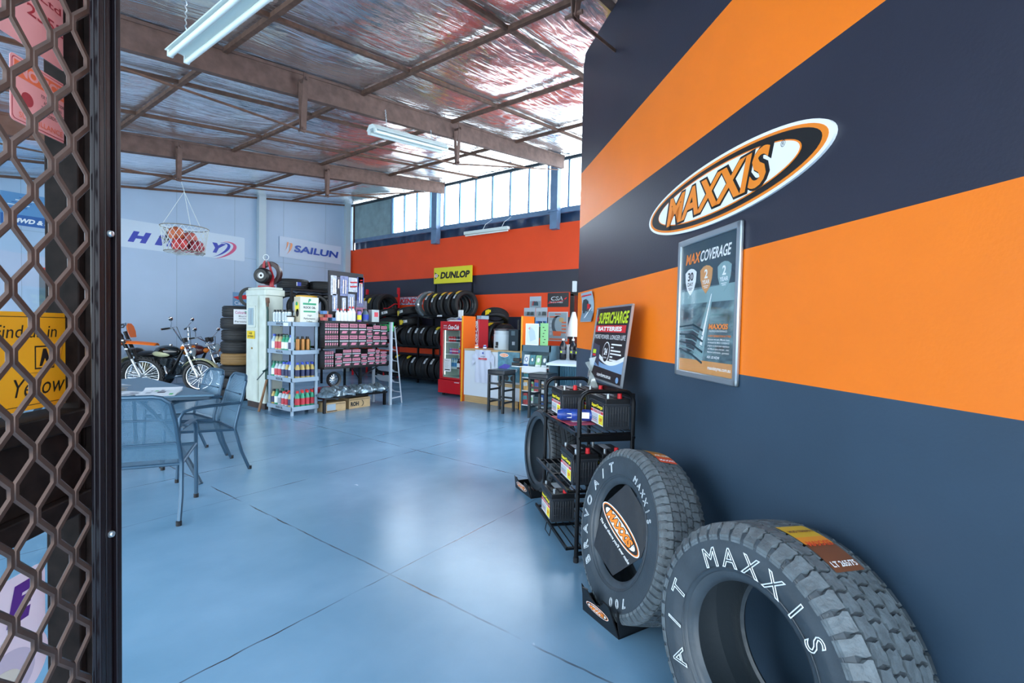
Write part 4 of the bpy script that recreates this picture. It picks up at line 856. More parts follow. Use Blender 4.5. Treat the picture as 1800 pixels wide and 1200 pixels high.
g.build('prize_poster', [mat('poster_bluegreen', '#4d8499', .35, var=.5, vs_=9), pure, oran_i, mat('poster_violet', '#4a46b0', .35), mat('poster_cyan', '#5fb0c8', .35), ink], label='blue prize poster with a price on the counter front beside the shirt', cat='poster', T=onwin(4.88, .72, 6.643), smooth=0)
# on the counter
dd = thing('drink_dispenser', 'squat stainless and clear drink dispenser with black tap on the counter', 'dispenser', at(6.93, 5.22, 1.0) @ Matrix.Scale(1.12, 4))
MB().lathe([(0, 0), (.155, 0), (.16, .01), (.16, .25)], 32).build('drum', mat('brushed_steel', '#c3d0d8', .5, 0), dd); MB().lathe([(.155, .25), (.155, .31), (0, .31)], 32).build('clear_band', mat('pale_plastic', '#b9c6ce', .25), dd)
MB().lathe([(.165, .31), (.165, .34), (.02, .345), (0, .345)], 32).build('lid', mat('lid_dark', '#3d4148', .3), dd); MB().box((-.17, 0, .1), (.03, .03, .06)).box((-.18, .0, .05), (.05, .02, .03)).build('tap', blackp, dd)
pc = thing('computer_tower', 'dark glossy computer tower at the right end of the counter', 'computer', at(6.95, 4.86, 1.0))
MB().bb(-.2, .2, -.10, .11, 0, .38).build('case', mat('case_dark_teal', '#0e2a36', .35, spec=.25), pc, bevel=.005); MB().bb(-.205, -.2, -.03, .05, .27, .35).build('drive_front', mat('case_panel', '#3c5a68', .3), pc); MB().bb(-.205, -.2, -.03, .03, .10, .16).build('badge', grey_i, pc)
MB().box((0, 0, .05), (.03, .03, .55)).build('dark_post', blackp, label='thin black post standing behind the computer tower on the counter', cat='post', T=at(7.12, 5.02, 1.0+.225))
for (x, y, m, lb) in ((6.80, 5.75, oran_i, 'small orange jar with white lid on the counter by the shirt'), (6.80, 5.55, blue_i, 'small blue jar with white lid on the counter by the shirt')):
    place(bottle_mesh('jar'+lb[:12], .035, .075, m, pure, pure, .7), 'jar', at(x, y, 1.0), lb, 'jar')
t = thing('drinks_machine', 'red cooler with white flowing script seen behind the first fin panel', 'cooler', at(7.08, 6.07, 1.0))
MB().bb(0, .30, -.13, -.02, 0, .56).build('body', mat('cooler_red', '#b81c2a', .35), t, bevel=.01)
g = MB(); g.T = frame((-.001, -.075, .28), (0, -1, 0), (0, 0, 1), (-1, 0, 0)); g.text('Coca-Cola', (-.012, 0), w=.5, h=.07, z=.002, shear=.3, bold=.03, rot=pi/2); g.grid(lambda u, v: (.025+.012*u+.012*math.sin(v*4), -.27+v*.54, .002), 2, 12); g.build('script', pure, t, smooth=0)
MB().bb(7.12, 7.36, 5.92, 6.03, 1.562, 1.63).build('tub', mat('tub_grey', '#9fb2c0', .4), label='pale grey tub on top of the red cooler', cat='tub')
# loose tyres behind the counter
for i, (x, y, z, ti, yw, Ro, tg, lb) in enumerate(((8.1, 6.62, 1.62, -30, 25, .31, 'o', 'black tyre with orange tag leaning high behind the counter'), (8.05, 6.35, 1.25, -10, 25, .33, 'yo', 'black tyre with yellow tags standing behind the drink dispenser'), (8.25, 6.1, 1.05, -14, 30, .32, 'y', 'black tyre partly hidden behind the drink dispenser'))):
    pass
def wall_tyre(x, y, z, T2_, lb, tg, ang, Ro=.31): tyre(Matrix.Translation((x, y, z)) @ T2_, lb, None, Ro, .22, .2, tg, ang)
wall_tyre(8.2, 6.42, 1.60, Matrix.Rotation(math.radians(-22), 4, 'X') @ Matrix.Rotation(math.radians(25), 4, 'Y') @ Matrix.Rotation(pi, 4, 'Z'), 'black tyre with orange tag lying tilted high behind the counter', 'y', .55)
wall_tyre(8.2, 6.42, 1.19, frame((0, 0, 0), (1, 0, 0), (0, 0, 1), (0, -1, 0)), 'black tyre with yellow tag standing behind the drink dispenser', 'y', 2.4, .33)
wall_tyre(8.2, 6.14, 1.17, frame((0, 0, 0), (1, 0, 0), (0, 0, 1), (0, -1, 0)), 'black tyre with yellow tag above the drink dispenser', 'y', 1.9, .32)
wt = thing('low_rack', 'low black tyre stand behind the counter against the window wall', 'rack', at(7.95, 5.9))
MB().bb(0, .6, 0, .9, .82, .86).build('deck', black_m, wt)
for x in (.02, .58):
    for y in (.02, .88): MB().bb(x-.02, x+.02, y-.02, y+.02, 0, .82).build('leg', black_m, wt)
# ------------------------------------------------------------------ stools
def stool(label, x, y):
    t = thing('bar_stool', label, 'stool', at(x, y), None); lg = mat('stool_black', '#121a20', .35)
    MB().prism(rounded(.35, .35, .03), .635, .705).build('seat', mat('black_vinyl', '#1a222a', .32, bump=.1, bs=10), t, bevel=.012)
    MB().box((0, 0, .627), (.33, .33, .02)).build('apron', lg, t)
    for sx_ in (-1, 1):
        for sy in (-1, 1): MB().box((sx_*.148, sy*.148, .31), (.036, .036, .62)).build('leg', lg, t)
    for sy in (-1, 1):
        for z in (.17, .37): MB().box((0, sy*.148, z+(.0 if sy > 0 else .0)), (.27, .02, .03)).build('rung', lg, t)
    for sx_ in (-1, 1):
        for z in (.22, .48): MB().box((sx_*.148, 0, z), (.02, .27, .03)).build('rung', lg, t)
    return t
stool('black square bar stool standing in front of the hung tee shirt', 6.27, 4.745)
stool('black square bar stool in front of the brochure stand, beside the battery rack', 6.27, 3.93)
# ------------------------------------------------------------------ brochure stand
bs = thing('brochure_stand', 'grey stand stuffed with brochures beside the second fin panel', 'stand', facex(6.52, 4.52)); tealg = mat('teal_grey', '#4f6a78', .5)
MB().bb(0, .56, 0, .02, 1.02, 1.12).bb(0, .56, .30, .32, 0, 1.12).bb(.54, .56, 0, .32, 0, 1.12).bb(0, .02, 0, .32, 0, 1.12).build('carcass', tealg, bs)
for z in (.12, .36, .58, .77): MB().bb(.02, .54, .0, .3, z-.015, z).build('shelf', white_p, bs)
MB().bb(.02, .5, -.02, .0, .66, .76).build('tray_front', white_p, bs)
brc = [mat('brochure_%d' % i, c, .4, var=.3, vs_=25) for i, c in enumerate(('#dfe6ea', '#4a8a94', '#8cc08a', '#31535c', '#c8d4dc', '#b04848', '#2c5aa0', '#d8a860'))]
for i, (x, m, m2) in enumerate(((.07, 0, 6), (.19, 1, 3), (.31, 2, 0), (.43, 3, 4))):
    F = FRb = facex(6.52, 4.52) @ Matrix.Translation((x, .04, .86)) @ Matrix.Rotation(math.radians(-12), 4, 'X')
    g = MB().bb(-.052, .052, 0, .02, -.09, .10, 0); g.T = frame((0, -.001, .0), (1, 0, 0), (0, 0, 1), (0, -1, 0)); g.ell((0, .02), .03, .04, 0, .001, 1).ell((0, .02), .02, .028, .001, .002, 2).bb(-.05, .05, -.09, -.06, 0, .001, 1)
    g.build('brochure', [brc[m], brc[m2], pure], label=('white brochure with a round emblem at the left of the top pocket', 'teal tyre brochure in the top pocket', 'green brochure with a round emblem in the top pocket', 'dark tyre brochure at the right of the top pocket')[i], cat='brochure', T=F, smooth=0)
for j, z in enumerate((.12, .36, .58)):
    for i in range(5):
        m = brc[(i*3+j*2+5) % 8]; h = .19-.02*((i+j) % 3)
        MB().box((0, 0, h/2), (.10, .03+.01*(i % 2), h), 0).box((0, -.021, h*.6), (.08, .004, h*.35), 1).build('magazine', [m, brc[(i+j*3+1) % 8]], label='printed magazine stuffed in the %s pocket of the brochure stand' % ('lowest', 'middle', 'upper')[j], cat='magazine', group='magazines in the %s pocket' % ('lowest', 'middle', 'upper')[j], T=facex(6.52, 4.52) @ Matrix.Translation((.07+i*.105, .06, z)) @ Matrix.Rotation(math.radians((i*37 % 11)-5), 4, 'Y'), smooth=0)
g = MB(); g.bb(-.13, .13, 0, .36, -.012, 0, 0).bb(-.115, .115, .015, .345, 0, .002, 1).prism([(-.07, .22), (-.02, .3), (.05, .24), (.08, .1), (-.03, .06)], .002, .003, 2).prism([(-.08, .28), (-.03, .31), (-.04, .25)], .003, .004, 3)
g.build('map_frame', [alu, mat('map_pale', '#d3dfe6', .3), mat('map_blue', '#b4cbdc', .3), mat('map_red', '#d89a9a', .3)], label='white framed map standing on the brochure stand', cat='frame', T=onwin(4.36, 1.122, 6.58), smooth=0)
g = MB(); g.bb(-.075, .075, 0, .37, -.01, 0, 0)
for i in range(6): g.box((.02*math.sin(i*2), .05+i*.05, .001), (.03, .012, .002), 1)
g.build('green_booklet', [mat('booklet_green', '#8fd08a', .4), ink], label='green booklet with dark marks beside the framed map', cat='booklet', T=onwin(4.15, 1.122, 6.62), smooth=0)
t = thing('card_terminal', 'stacked black card terminal on a shelf by the second fin panel', 'terminal', at(6.45, 4.56, .77)); MB().box((0, 0, .03), (.1, .16, .05)).build('base', blackp, t, bevel=.008); MB().box((0, .0, .10), (.09, .12, .06)).build('top_unit', blackp, t, bevel=.012)
MB().bb(6.40, 6.52, 4.46, 4.64, .755, .77).build('small_shelf', white_p, label='small white shelf carrying the card terminal beside the fin panel', cat='shelf')
# teal cabinet and desk at right
cb = thing('ribbed_cabinet', 'teal vertically ribbed cabinet beyond the brochure stand', 'cabinet', at(6.75, 3.12))
MB().bb(.02, .5, 0, .80, 0, .86).build('body', mat('teal_dark', '#2c5164', .5), cb)
g = MB()
for i in range(26): g.bb(0, .02, .01+i*.03, .028+i*.03, .02, .84)
g.build('ribbed_front', mat('teal_rib', '#3f6f84', .5), cb)
MB().prism([(5.85, 3.62), (5.95, 3.2), (6.2, 2.6), (7.7, 2.6), (7.7, 4.25)], .87, .90).bb(7.55, 7.6, 2.65, 4.3, 0, .87).bb(6.3, 6.35, 2.62, 2.67, 0, .87).build('reception_desk', mat('desk_white', '#c6d4de', .4), label='pale desk top edge jutting out beside the partition end', cat='desk')
for (x, y, h) in ((6.74, 3.85, .33), (6.82, 3.71, .35), (6.74, 3.57, .34)):
    t = thing('soft_drink_bottle', ('black bottle with white cap at the left of three on the desk', 'black bottle in the middle of three on the desk', 'black bottle at the right of three on the desk')[(3.85, 3.71, 3.57).index(y)], 'bottle', at(x, y, .90))
    MB().lathe([(0, 0), (.05, 0), (.058, .02), (.058, .16), (.062, .2), (.05, .25), (.025, .3), (.02, .32)], 18).build('body', mat('bottle_black', '#1a1a22', .12), t); MB().lathe([(.022, .315), (.022, .345), (0, .347)], 14).build('cap', pure, t); MB().lathe([(.0595, .1), (.0595, .16)], 18).box((-.0595, 0, .13), (.002, .03, .03), 1).build('label', [mat('bottle_label', '#4a4e5c', .3), lime_i], t)
t = thing('desk_lamp', 'white cone-shaped lamp shade over the bottles', 'lamp', at(7.48, 4.07, 1.27)); MB().lathe([(.14, 0), (.14, .04), (.03, .44), (0, .44)], 24).build('lamp_shade', white_p, t); MB().cyl((0, 0, -.35), (0, 0, .02), .012).build('stem', alu, t); MB().lathe([(0, -.35), (.09, -.35), (.09, -.335), (0, -.33)], 20).build('base', alu, t)
MB().bb(7.0, 7.3, 3.55, 3.95, .9, 1.14).build('white_carton', white_p, label='white carton at the back of the desk beside the bottles', cat='carton')
# posters on the window wall
def photo(name, label, y, z, w_, h_, cols, T=None, seed=1):
    r = random.Random(seed); g = MB().bb(-w_/2, w_/2, -h_/2, h_/2, 0, .002, 0).bb(-w_*.46, w_*.46, -h_*.44, h_*.1, .002, .0025, 1)
    for i in range(5): x = r.uniform(-.3, .2)*w_; g.prism([(x, -h_*.3), (x+w_*.25, -h_*.3), (x+w_*.22, -h_*.02+r.uniform(0, .1)*h_), (x+.02, -h_*.0+.1*h_)], .0025+i*.0002, .003+i*.0002, 2+i % 2)
    return g.build(name, [mat(name+c, c, .45) for c in cols], label=label, cat='poster', T=onwin(y, z, 8.664), smooth=0)
photo('truck_poster', 'photo of a blue truck pinned above two grey photos', 5.67, 1.977, .30, .25, ('#aebfca', '#8b9aa2', '#2f4c58', '#a04040'), seed=3)
photo('beach_photo', 'grey photo of vehicles, left of the pair on the wall', 5.815, 1.75, .30, .21, ('#b4c2cc', '#8d9aa0', '#3c4648', '#58666a'), seed=4)
photo('yard_photo', 'grey photo of vehicles, right of the pair on the wall', 5.505, 1.75, .30, .22, ('#b9c4cc', '#9aa5aa', '#4a5658', '#6a787c'), seed=5)
photo('blue_calendar', 'blue and white calendar print below the grey photos', 5.51, 1.545, .30, .20, ('#a8c4dc', '#3a6ec0', '#2a4a70', '#dfe8ee'), seed=6)
g = MB().prism(rounded(.51, .30, .012), 0, .006, 0).text('CSA', (-.02, .03), h=.085, w=.30, z=.007, m=1, shear=.2, bold=.02).text('CSA', (-.02, .03), h=.06, w=.24, z=.0085, m=0, shear=.2).text('MAGS & WHEELS', (-.03, -.05), w=.3, h=.035, z=.007, m=1, bold=.03)
g.prism([(.1, -.005), (.22, .06), (.21, .02), (.17, .0), (.15, .02)], .009, .01, 2).prism([(-.24, -.08), (-.2, -.02), (-.17, -.02), (-.2, -.06), (.15, -.015), (.15, -.025)], .009, .01, 2)
g.build('wheel_sign', [blk_s, mat('sign_silver', '#c4ccd2', .35), red_i], label='black rounded wheel-brand sign high on the right of the window wall', cat='sign', T=onwin(5.10, 2.018, 8.664), smooth=0)
g = MB().bb(-.24, .24, -.31, .31, 0, .006, 0).bb(-.22, .22, -.29, .29, .006, .008, 1).ell((.0, .03), .15, .2, .008, .010, 2, 36).ell((.045, .04), .12, .17, .010, .012, 1, 36).ell((.09, .14), .06, .05, .012, .014, 4).prism([(-.1, -.2), (.08, -.2), (.1, -.1), (-.12, -.1)], .012, .014, 3)
g.bb(-.2, .06, .19, .215, .008, .010, 3).text('MAXXIS', (0, .262), w=.14, h=.03, z=.009, m=3, bold=.04).bb(-.2, .2, -.285, -.255, .008, .009, 3)
for i in range(4): g.ell((-.17, .1-i*.085), .03, .032, .008, .009, 5).bb(.1, .21, .07-i*.07, .1-i*.07, .014, .015, 3)
g.build('tyre_poster', [alu, mat('poster_slate', '#8fa3ac', .35), mat('poster_tyre', '#44555e', .4), mat('poster_orange', '#d8663c', .4), mat('poster_gold', '#b9a070', .4), mat('poster_ring', '#a9bac2', .4)], label='framed poster of a large tyre with orange captions on the window wall', cat='poster', T=onwin(5.09, 1.454, 8.664), smooth=0)
MB().bb(8.58, 8.66, 4.655, 4.72, 2.17, 2.39).build('switch_box', white_p, label='white switch box beside the far end of the partition', cat='switch')
# ------------------------------------------------------------------ banners on the white wall
F = onwhite(4.36, 3.21, WY-.004)
t = thing('brand_banner', 'long white banner with a swallow and blue slanted letters behind the hanging net', 'banner', F)
MB().prism(rounded(2.5, .58, .03), .0, .004).build('board', mat('banner_white', '#c4d4e4', .4), t)
g = MB(); 
for ch, x in (('H', -.88), ('I', -.50), ('F', -.20), ('L', .16), ('Y', .62)): g.text(ch, (x, -.05), h=.235, w=.31 if ch != 'I' else .13, z=.006, m=0, bold=.07, shear=.45)
g.prism([(-.50, .26), (-.42, .2), (-.36, .1), (-.34, -.0), (-.40, -.09), (-.48, -.13), (-.42, -.05), (-.55, .03), (-.42, .02), (-.41, .12), (-.45, .2)], .007, .009, 1)
def swoosh(g, cx_, cy_, rx, ry, wd, m, z): 
    V = []; n = 20
    for i in range(n+1):
        a = -1.9+3.3*i/n; k_ = wd*math.sin(pi*i/n)
        V.append((cx_+(rx-k_)*math.cos(a), cy_+(ry-k_*.7)*math.sin(a)+.12*math.cos(a), z)); V.append((cx_+rx*math.cos(a), cy_+ry*math.sin(a)+.12*math.cos(a), z))
    g.add(V, [(2*i, 2*i+1, 2*i+3, 2*i+2) for i in range(n)], m)
swoosh(g, .62, -.09, .30, .15, .07, 0, .006); swoosh(g, .68, -.09, .38, .19, .08, 2, .0065)
g.build('lettering', [mat('hifly_blue', '#1c34a8', .4), ink, mat('swoosh_pink', '#c84a78', .4)], t, smooth=0)
F = onwhite(7.40, 3.43, WY-.004)
t = thing('brand_banner', 'small white cloth banner with blue slanted letters pinned near the corner', 'banner', F)
MB().grid(lambda u, v: ((u-.5)*1.84, (v-.5)*(.53+.02*math.sin(u*6)), .012+.008*math.sin(u*13+v*2)), 30, 6).build('cloth', mat('cloth_white', '#c6d3e6', .6), t)
g = MB().text('SAILUN', (.15, 0), h=.19, w=1.32, z=.028, m=0, bold=.035, shear=.2)
swoosh(g, -.70, -.04, .13, .12, .06, 1, .028); swoosh(g, -.76, .0, .08, .08, .04, 1, .028)
g.build('lettering', [mat('sailun_blue', '#1c4aa8', .4), mat('sailun_orange', '#e8905a', .4)], t, smooth=0)
g = MB().bb(-.22, .22, -.24, .24, 0, .006, 0).text('Castrol', (0, -.02), w=.36, h=.09, z=.007, m=1).text('ACTIVITY', (0, -.15), w=.3, h=.06, z=.007, m=1).prism([(-.22, .12), (.1, .20), (.22, .16), (.22, .1), (-.1, .06)], .006, .007, 2)
g.build('oil_poster', [mat('poster_sky', '#6f9cc4', .4), pure, red_i], label='blue oil poster on the white wall above the tyre column', cat='poster', T=onwhite(5.56, 1.9), smooth=0)
g = MB().bb(-.44, .44, -.29, .29, 0, .006, 0).bb(-.44, .44, -.29, -.1, .006, .007, 2).text('4WD & SUV', (.04, -.2), w=.6, h=.085, z=.008, m=1, shear=.25, bold=.05).ell((.36, .0), .1, .26, .007, .012, 3).ell((.38, .0), .05, .18, .012, .014, 4)
for i in range(5): g.bb(-.4+i*.05, -.1+i*.03, .02+i*.045, .035+i*.045, .006, .008, 1 if i % 2 else 2)
g.build('tyre_banner', [mat('banner_sky', '#5f94c4', .4), pure, mat('banner_deep', '#2c62a4', .4), rubber, grey_i], label='blue tyre banner on the white wall seen through the glass panel', cat='banner', T=onwhite(1.9, 3.37, WY-.003), smooth=0)
g = MB().bb(-.2, .2, -.48, .48, 0, .006, 0).bb(-.2, .2, .38, .48, .006, .007, 1).text('MAXXIS', (.03, .22), w=.3, h=.1, z=.008, m=1, bold=.05).text('MAXIMUM PERFORMANCE', (.03, .12), w=.3, z=.008, m=2)
shield(g, .07, -.25, .24, 2); g.text('30', (.07, -.2), h=.1, z=.009, m=0, bold=.04)
g.build('tall_poster', [mat('poster_dim', '#54707c', .4), red_i, pure], label='dark tyre poster with a red top on the white wall seen through the glass', cat='poster', T=onwhite(2.15, 1.87, WY-.003), smooth=0)
# ------------------------------------------------------------------ hanging lights
def twin_light(label, T, L_=1.25, chains=((-.4, .5), (.4, .5)), slope=0):
    t = thing('fluorescent_light', label, 'light', T @ Matrix.Rotation(slope, 4, 'Y')); wm = mat('batten_white', '#dfe8e4', .4); tb = mat('tube_glass', '#f2faf4', .25)
    MB().prism([(-.09, .0), (-.035, .06), (.035, .06), (.09, .0), (.085, -.004), (.02, .012), (-.02, .012), (-.085, -.004)], -L_/2, L_/2, 0, frame((0, 0, 0), (0, 1, 0), (0, 0, 1), (1, 0, 0))).build('housing', wm, t)
    for y in (-.055, .055):
        MB().cyl((-L_/2+.02, y, -.03), (L_/2-.02, y, -.03), .019, n=14).build('tube', tb, t)
        for sx_ in (-1, 1): MB().box((sx_*(L_/2-.012), y, -.015), (.024, .04, .06)).build('lamp_holder', wm, t, bevel=.004)
    for (x, h) in chains:
        P = [(x+.006*math.sin(i*1.9), .006*math.cos(i*1.9), .06+(h-.06)*i/24) for i in range(25)]
        MB().tube(P, .0045, 5).build('chain', alu, t)
    return t
twin_light('long twin-tube light close to the camera, cut by the top of the frame', at(1.46, 3.66, 3.46, 90), 1.30, ((-.3, .42), (.5, .42)))
twin_light('twin-tube light hanging below the long beam in mid-room', at(4.19, 4.72, 3.80, 0), 1.24, ((-.38, .28), (.38, .20)), slope=-.13)
t = thing('wall_light', 'single batten light perched on top of the orange window wall', 'light', at(8.50, 6.97, 3.60, 90))
MB().bb(-.65, .65, -.05, .05, 0, .07).build('housing', mat('batten_white', '#dfe8e4', .4), t, bevel=.008); MB().cyl((-.63, .0, -.02), (.63, .0, -.02), .018, n=12).build('tube', mat('tube_glass', '#f2faf4', .25), t)
for x in (-.45, .1): MB().tube([(x, 0, .07), (x-.03, -.06, .2), (x-.12, -.2, .33)], .005, 6).build('cable', white_p, t)
# ------------------------------------------------------------------ hanging net with balls
nx, ny = 2.90, 8.30
t = thing('hanging_net', 'white string net on wire hoops hung from a roof brace, holding balls', 'net', at(nx, ny, 2.45)); st = mat('white_string', '#cdd6d6', .6); wire = mat('rusty_wire', '#7a7468', .5, .5)
MB().tube([(.31*math.cos(a*2*pi/40), .31*math.sin(a*2*pi/40), .37) for a in range(40)], .007, 6, closed=True).build('top_hoop', wire, t)
MB().tube([(.26*math.cos(a*2*pi/40), .26*math.sin(a*2*pi/40), .0) for a in range(40)], .007, 6, closed=True).build('bottom_hoop', wire, t)
g = MB(); N_ = 22
for i in range(N_):
    for sg in (-1, 1):
        g.tube([((.31-.05*j/6)*math.cos(2*pi*(i+sg*j*.5)/N_), (.31-.05*j/6)*math.sin(2*pi*(i+sg*j*.5)/N_), .37*(1-j/6)) for j in range(7)], .0035, 4)
for i in range(9):
    x = -.24+i*.06; h = (.26**2-x*x)**.5
    g.tube([(x, -h, 0), (x, 0, -.03), (x, h, 0)], .0035, 4); g.tube([(-h, x, 0), (0, x, -.03), (h, x, 0)], .0035, 4)
g.build('string_mesh', st, t)
for a in (.4, 2.5, 4.6): MB().tube([(.31*math.cos(a), .31*math.sin(a), .37), (0, .02, .92), (-.03, .04, 1.06)], .004, 5).build('cord', st, t)
balls = ((-.12, -.02, .26, '#c8663c'), (-.10, -.10, .09, '#c83838'), (.10, .06, .09, '#b83048'), (.12, -.12, .08, '#9a2c3c'), (-.02, .14, .09, '#a84a30'), (.06, -.02, .21, '#b85a50'))
for i, (x, y, z, c) in enumerate(balls):
    t = thing('ball', ('orange basketball on top in the hanging net', 'red ball at the lower left in the hanging net', 'crimson ball at the back right of the hanging net', 'dark red ball at the lower right in the hanging net', 'brown ball at the back of the hanging net', 'dusty red ball resting on others in the hanging net')[i], 'ball', at(nx+x, ny+y, 2.45+z))
    MB().ball((0, 0, 0), .105, 20).build('bladder', mat('ball'+c, c, .5, var=.2, vs_=9), t, smooth=60)
    g = MB()
    for R_ in (Matrix.Identity(4), Matrix.Rotation(pi/2, 4, 'X'), Matrix.Rotation(pi/2, 4, 'Y')): g.tube([(.1055*math.cos(a*2*pi/32), .1055*math.sin(a*2*pi/32), 0) for a in range(32)], .002, 4, closed=True, T=R_ @ Matrix.Rotation(.3, 4, 'X'))
    g.build('seams', ink, t)
# ------------------------------------------------------------------ fuel pump
fp = thing('fuel_pump', 'tall old cream-white fuel pump standing beside the column of tyres', 'fuel pump', at(3.78, 7.63)); cream = mat('cream_enamel', '#cdd6cc', .4, var=.1, vs_=5); grn = mat('hose_green', '#1f4a44', .45)
MB().prism(rounded(.30, .60, .03, 5, .16, .31), .10, 1.86).build('body', cream, fp)
MB().prism(rounded(.34, .66, .04, 5, .16, .31), 1.84, 1.94).prism(rounded(.30, .62, .05, 5, .16, .31), 1.94, 1.98).build('cap', cream, fp, bevel=.012)
MB().bb(.02, .30, .02, .60, 0, .10).build('plinth', mat('plinth_brown', '#3c3230', .7, var=.4), fp)
MB().bb(-.012, .012, .20, .215, .12, 1.84).bb(-.006, .012, .235, .60, .12, 1.84).build('door_seam', cream, fp, bevel=.004)
MB().prism(rounded(.30, .36, .03, 5, .42, 1.50), -.02, .0, T=frame((0, 0, 0), (0, 1, 0), (0, 0, 1), (1, 0, 0))).build('window_bezel', cream, fp, bevel=.006)
MB().bb(-.024, -.018, .33, .50, 1.36, 1.64, 0).bb(-.026, -.024, .40, .42, 1.38, 1.62, 1).build('gauge_glass', [mat('gauge_pale', '#9fb4bc', .15), grey_i], fp)
g = MB(); g.T = frame((-.012, .43, 1.20), (0, -1, 0), (0, 0, 1), (-1, 0, 0)); g.bb(-.13, .13, -.065, .065, 0, .003, 0).bb(-.11, .11, -.055, .055, .003, .0035, 0).text('HOSE', (0, .025), h=.03, z=.005, m=1, bold=.03).text('EXTENDS', (0, -.025), h=.03, w=.18, z=.005, m=1, bold=.03)
g.build('yellow_plate', [mat('plate_yellow', '#e8c81c', .4), ink], fp, smooth=0)
MB().cyl((-.016, .40, .98), (-.004, .40, .98), .018, n=12).build('key_lock', mat('brass', '#a8884a', .4, .7), fp)
MB().tube([(.03, .0, 1.72), (.03, -.03, 1.6), (.03, -.035, 1.0), (.035, -.03, .4), (.06, -.06, .15), (.12, -.06, .13), (.16, -.03, .3)], .016, 8).build('hose', grn, fp)
MB().cyl((.03, -.03, 1.72), (.03, -.02, 1.80), .03, n=12).cyl((.03, -.03, 1.66), (.03, -.03, 1.72), .018, n=12).build('nozzle', mat('nozzle_brown', '#6a4a3a', .5), fp)
MB().tube([(.22, -.03, 1.55), (.22, -.04, 1.45), (.25, -.03, 1.35)], .018, 8).build('latch', mat('nozzle_brown', '#6a4a3a', .5), fp)
tp = thing('pump_topper', 'ring-shaped ornament of stacked tyres with a red bracket on the fuel pump', 'ornament', at(3.92, 7.88, 1.98, -54)); br_ = mat('topper_red', '#a81828', .4)
# local x faces right as seen, y away from the camera
MB().lathe([(.125, -.03), (.19, -.04), (.20, 0), (.19, .04), (.125, .03), (.12, 0)], 36, T=frame((.04, .05, .24), (1, 0, 0), (0, 0, 1), (0, -1, 0)), closed=True).build('outer_ring', mat('ring_brown', '#3a2224', .4), tp)
MB().lathe([(.05, -.07), (.10, -.075), (.125, -.05), (.13, 0), (.125, .05), (.10, .075), (.05, .07)], 32, T=frame((-.02, -.06, .19), (1, 0, 0), (0, 0, 1), (0, -1, 0)), closed=True).build('small_tyre', rubber_t2, tp)
MB().lathe([(.02, .06), (.05, .055), (.055, .075)], 24, T=frame((-.02, -.06, .19), (1, 0, 0), (0, 0, 1), (0, -1, 0))).build('hub', pure, tp)
MB().prism([(-.05, .42), (-.02, .45), (-.02, .3), (-.07, .28)], -.02, .0, T=frame((0, 0, 0), (1, 0, 0), (0, 0, 1), (0, -1, 0))).prism([(.02, .44), (.05, .42), (.13, .18), (.12, .02), (.05, .0), (.08, .2)], -.02, .0, T=frame((0, 0, 0), (1, 0, 0), (0, 0, 1), (0, -1, 0))).bb(-.10, .12, -.06, .06, 0, .03).build('bracket', br_, tp)
MB().tube([(.045*math.cos(a*2*pi/24), 0, .50+.045*math.sin(a*2*pi/24)) for a in range(24)], .005, 6, closed=True).build('lifting_ring', alu, tp)
# squeegee leaning on the pump
sq = thing('leaning_squeegee', 'wooden-handled squeegee with green clamp leaning on the fuel pump', 'squeegee', at(3.66, 7.56))
MB().tube([(0, 0, .0), (.10, .0, .40), (.13, .0, .52)], [.02, .017, .017], 10).build('handle', mat('handle_wood', '#8a6444', .6, var=.2), sq)
MB().tube([(.125, 0, .50), (.135, .0, .60), (.13, .02, .66)], [.03, .036, .025], 10).tube([(.06, .0, .63), (.13, .0, .66), (.2, .0, .62)], .014, 8).build('clamp', grn, sq)
MB().tube([(-.02, .02, .50), (.09, .01, .63), (.22, 0, .80)], .014, 8, flat=(1, .6)).build('blade', mat('blade_grey', '#4a5a60', .4), sq)
# ------------------------------------------------------------------ column of tyres with a notice
for i in range(8):
    r_ = (.31, .31, .30, .31, .30, .33, .33, .33)[7-i] if i < 3 else .31
    if i == 3:
        o_ = tyre(at(4.06, 9.07, .106+i*.212), 'tan-coloured tyre in the column of tyres beside the fuel pump', None, .315, .205, .2, None, key='tan')
        o_.data = o_.data.copy(); o_.data.materials.clear()
        for q in (mat('tan_tread', '#8a6a3c', .6, bump=.2), mat('tan_side', '#6e5430', .6), liner): o_.data.materials.append(q)
    else: tyre(at(4.06+.015*math.sin(i*3), 9.07+.01*math.cos(i*5), .106+i*.212, i*40), 'black tyre in the column of tyres beside the fuel pump' if i < 7 else 'topmost black tyre of the column beside the fuel pump', 'tyres in the column by the fuel pump' if i < 7 else None, r_, .205, .2, None)
tyre(Matrix.Translation((4.24, 9.12, 1.875)) @ Matrix.Rotation(-.6, 4, 'Z') @ frame((0, 0, 0), (1, 0, 0), (0, 0, 1), (0, -1, 0)), 'small thin tyre standing upright on top of the tyre column', None, .17, .06, .13, None)
F = frame((4.00, 8.74, 1.50), (math.cos(-.35), math.sin(-.35), 0), (0, 0, 1), (math.sin(-.35), -math.cos(-.35), 0))
g = MB().bb(-.19, .19, -.13, .13, 0, .003, 0).text('Coloured Smoke', (0, .075), w=.33, h=.05, z=.004, m=1, bold=.02).text('Burnout', (0, .01), w=.22, h=.028, z=.004, m=2).text('series tyres', (0, -.03), w=.22, h=.026, z=.004, m=2).text('Personal tyres', (0, -.09), w=.34, h=.04, z=.004, m=2, bold=.01).bb(-.02, .05, .05, .1, .0032, .0036, 3)
g.build('tyre_notice', [pure, mat('print_rose', '#c86a9a', .4), ink, mat('print_aqua', '#5ab8a0', .4)], label='white notice with coloured heading fixed to the column of tyres', cat='notice', T=F, smooth=0)
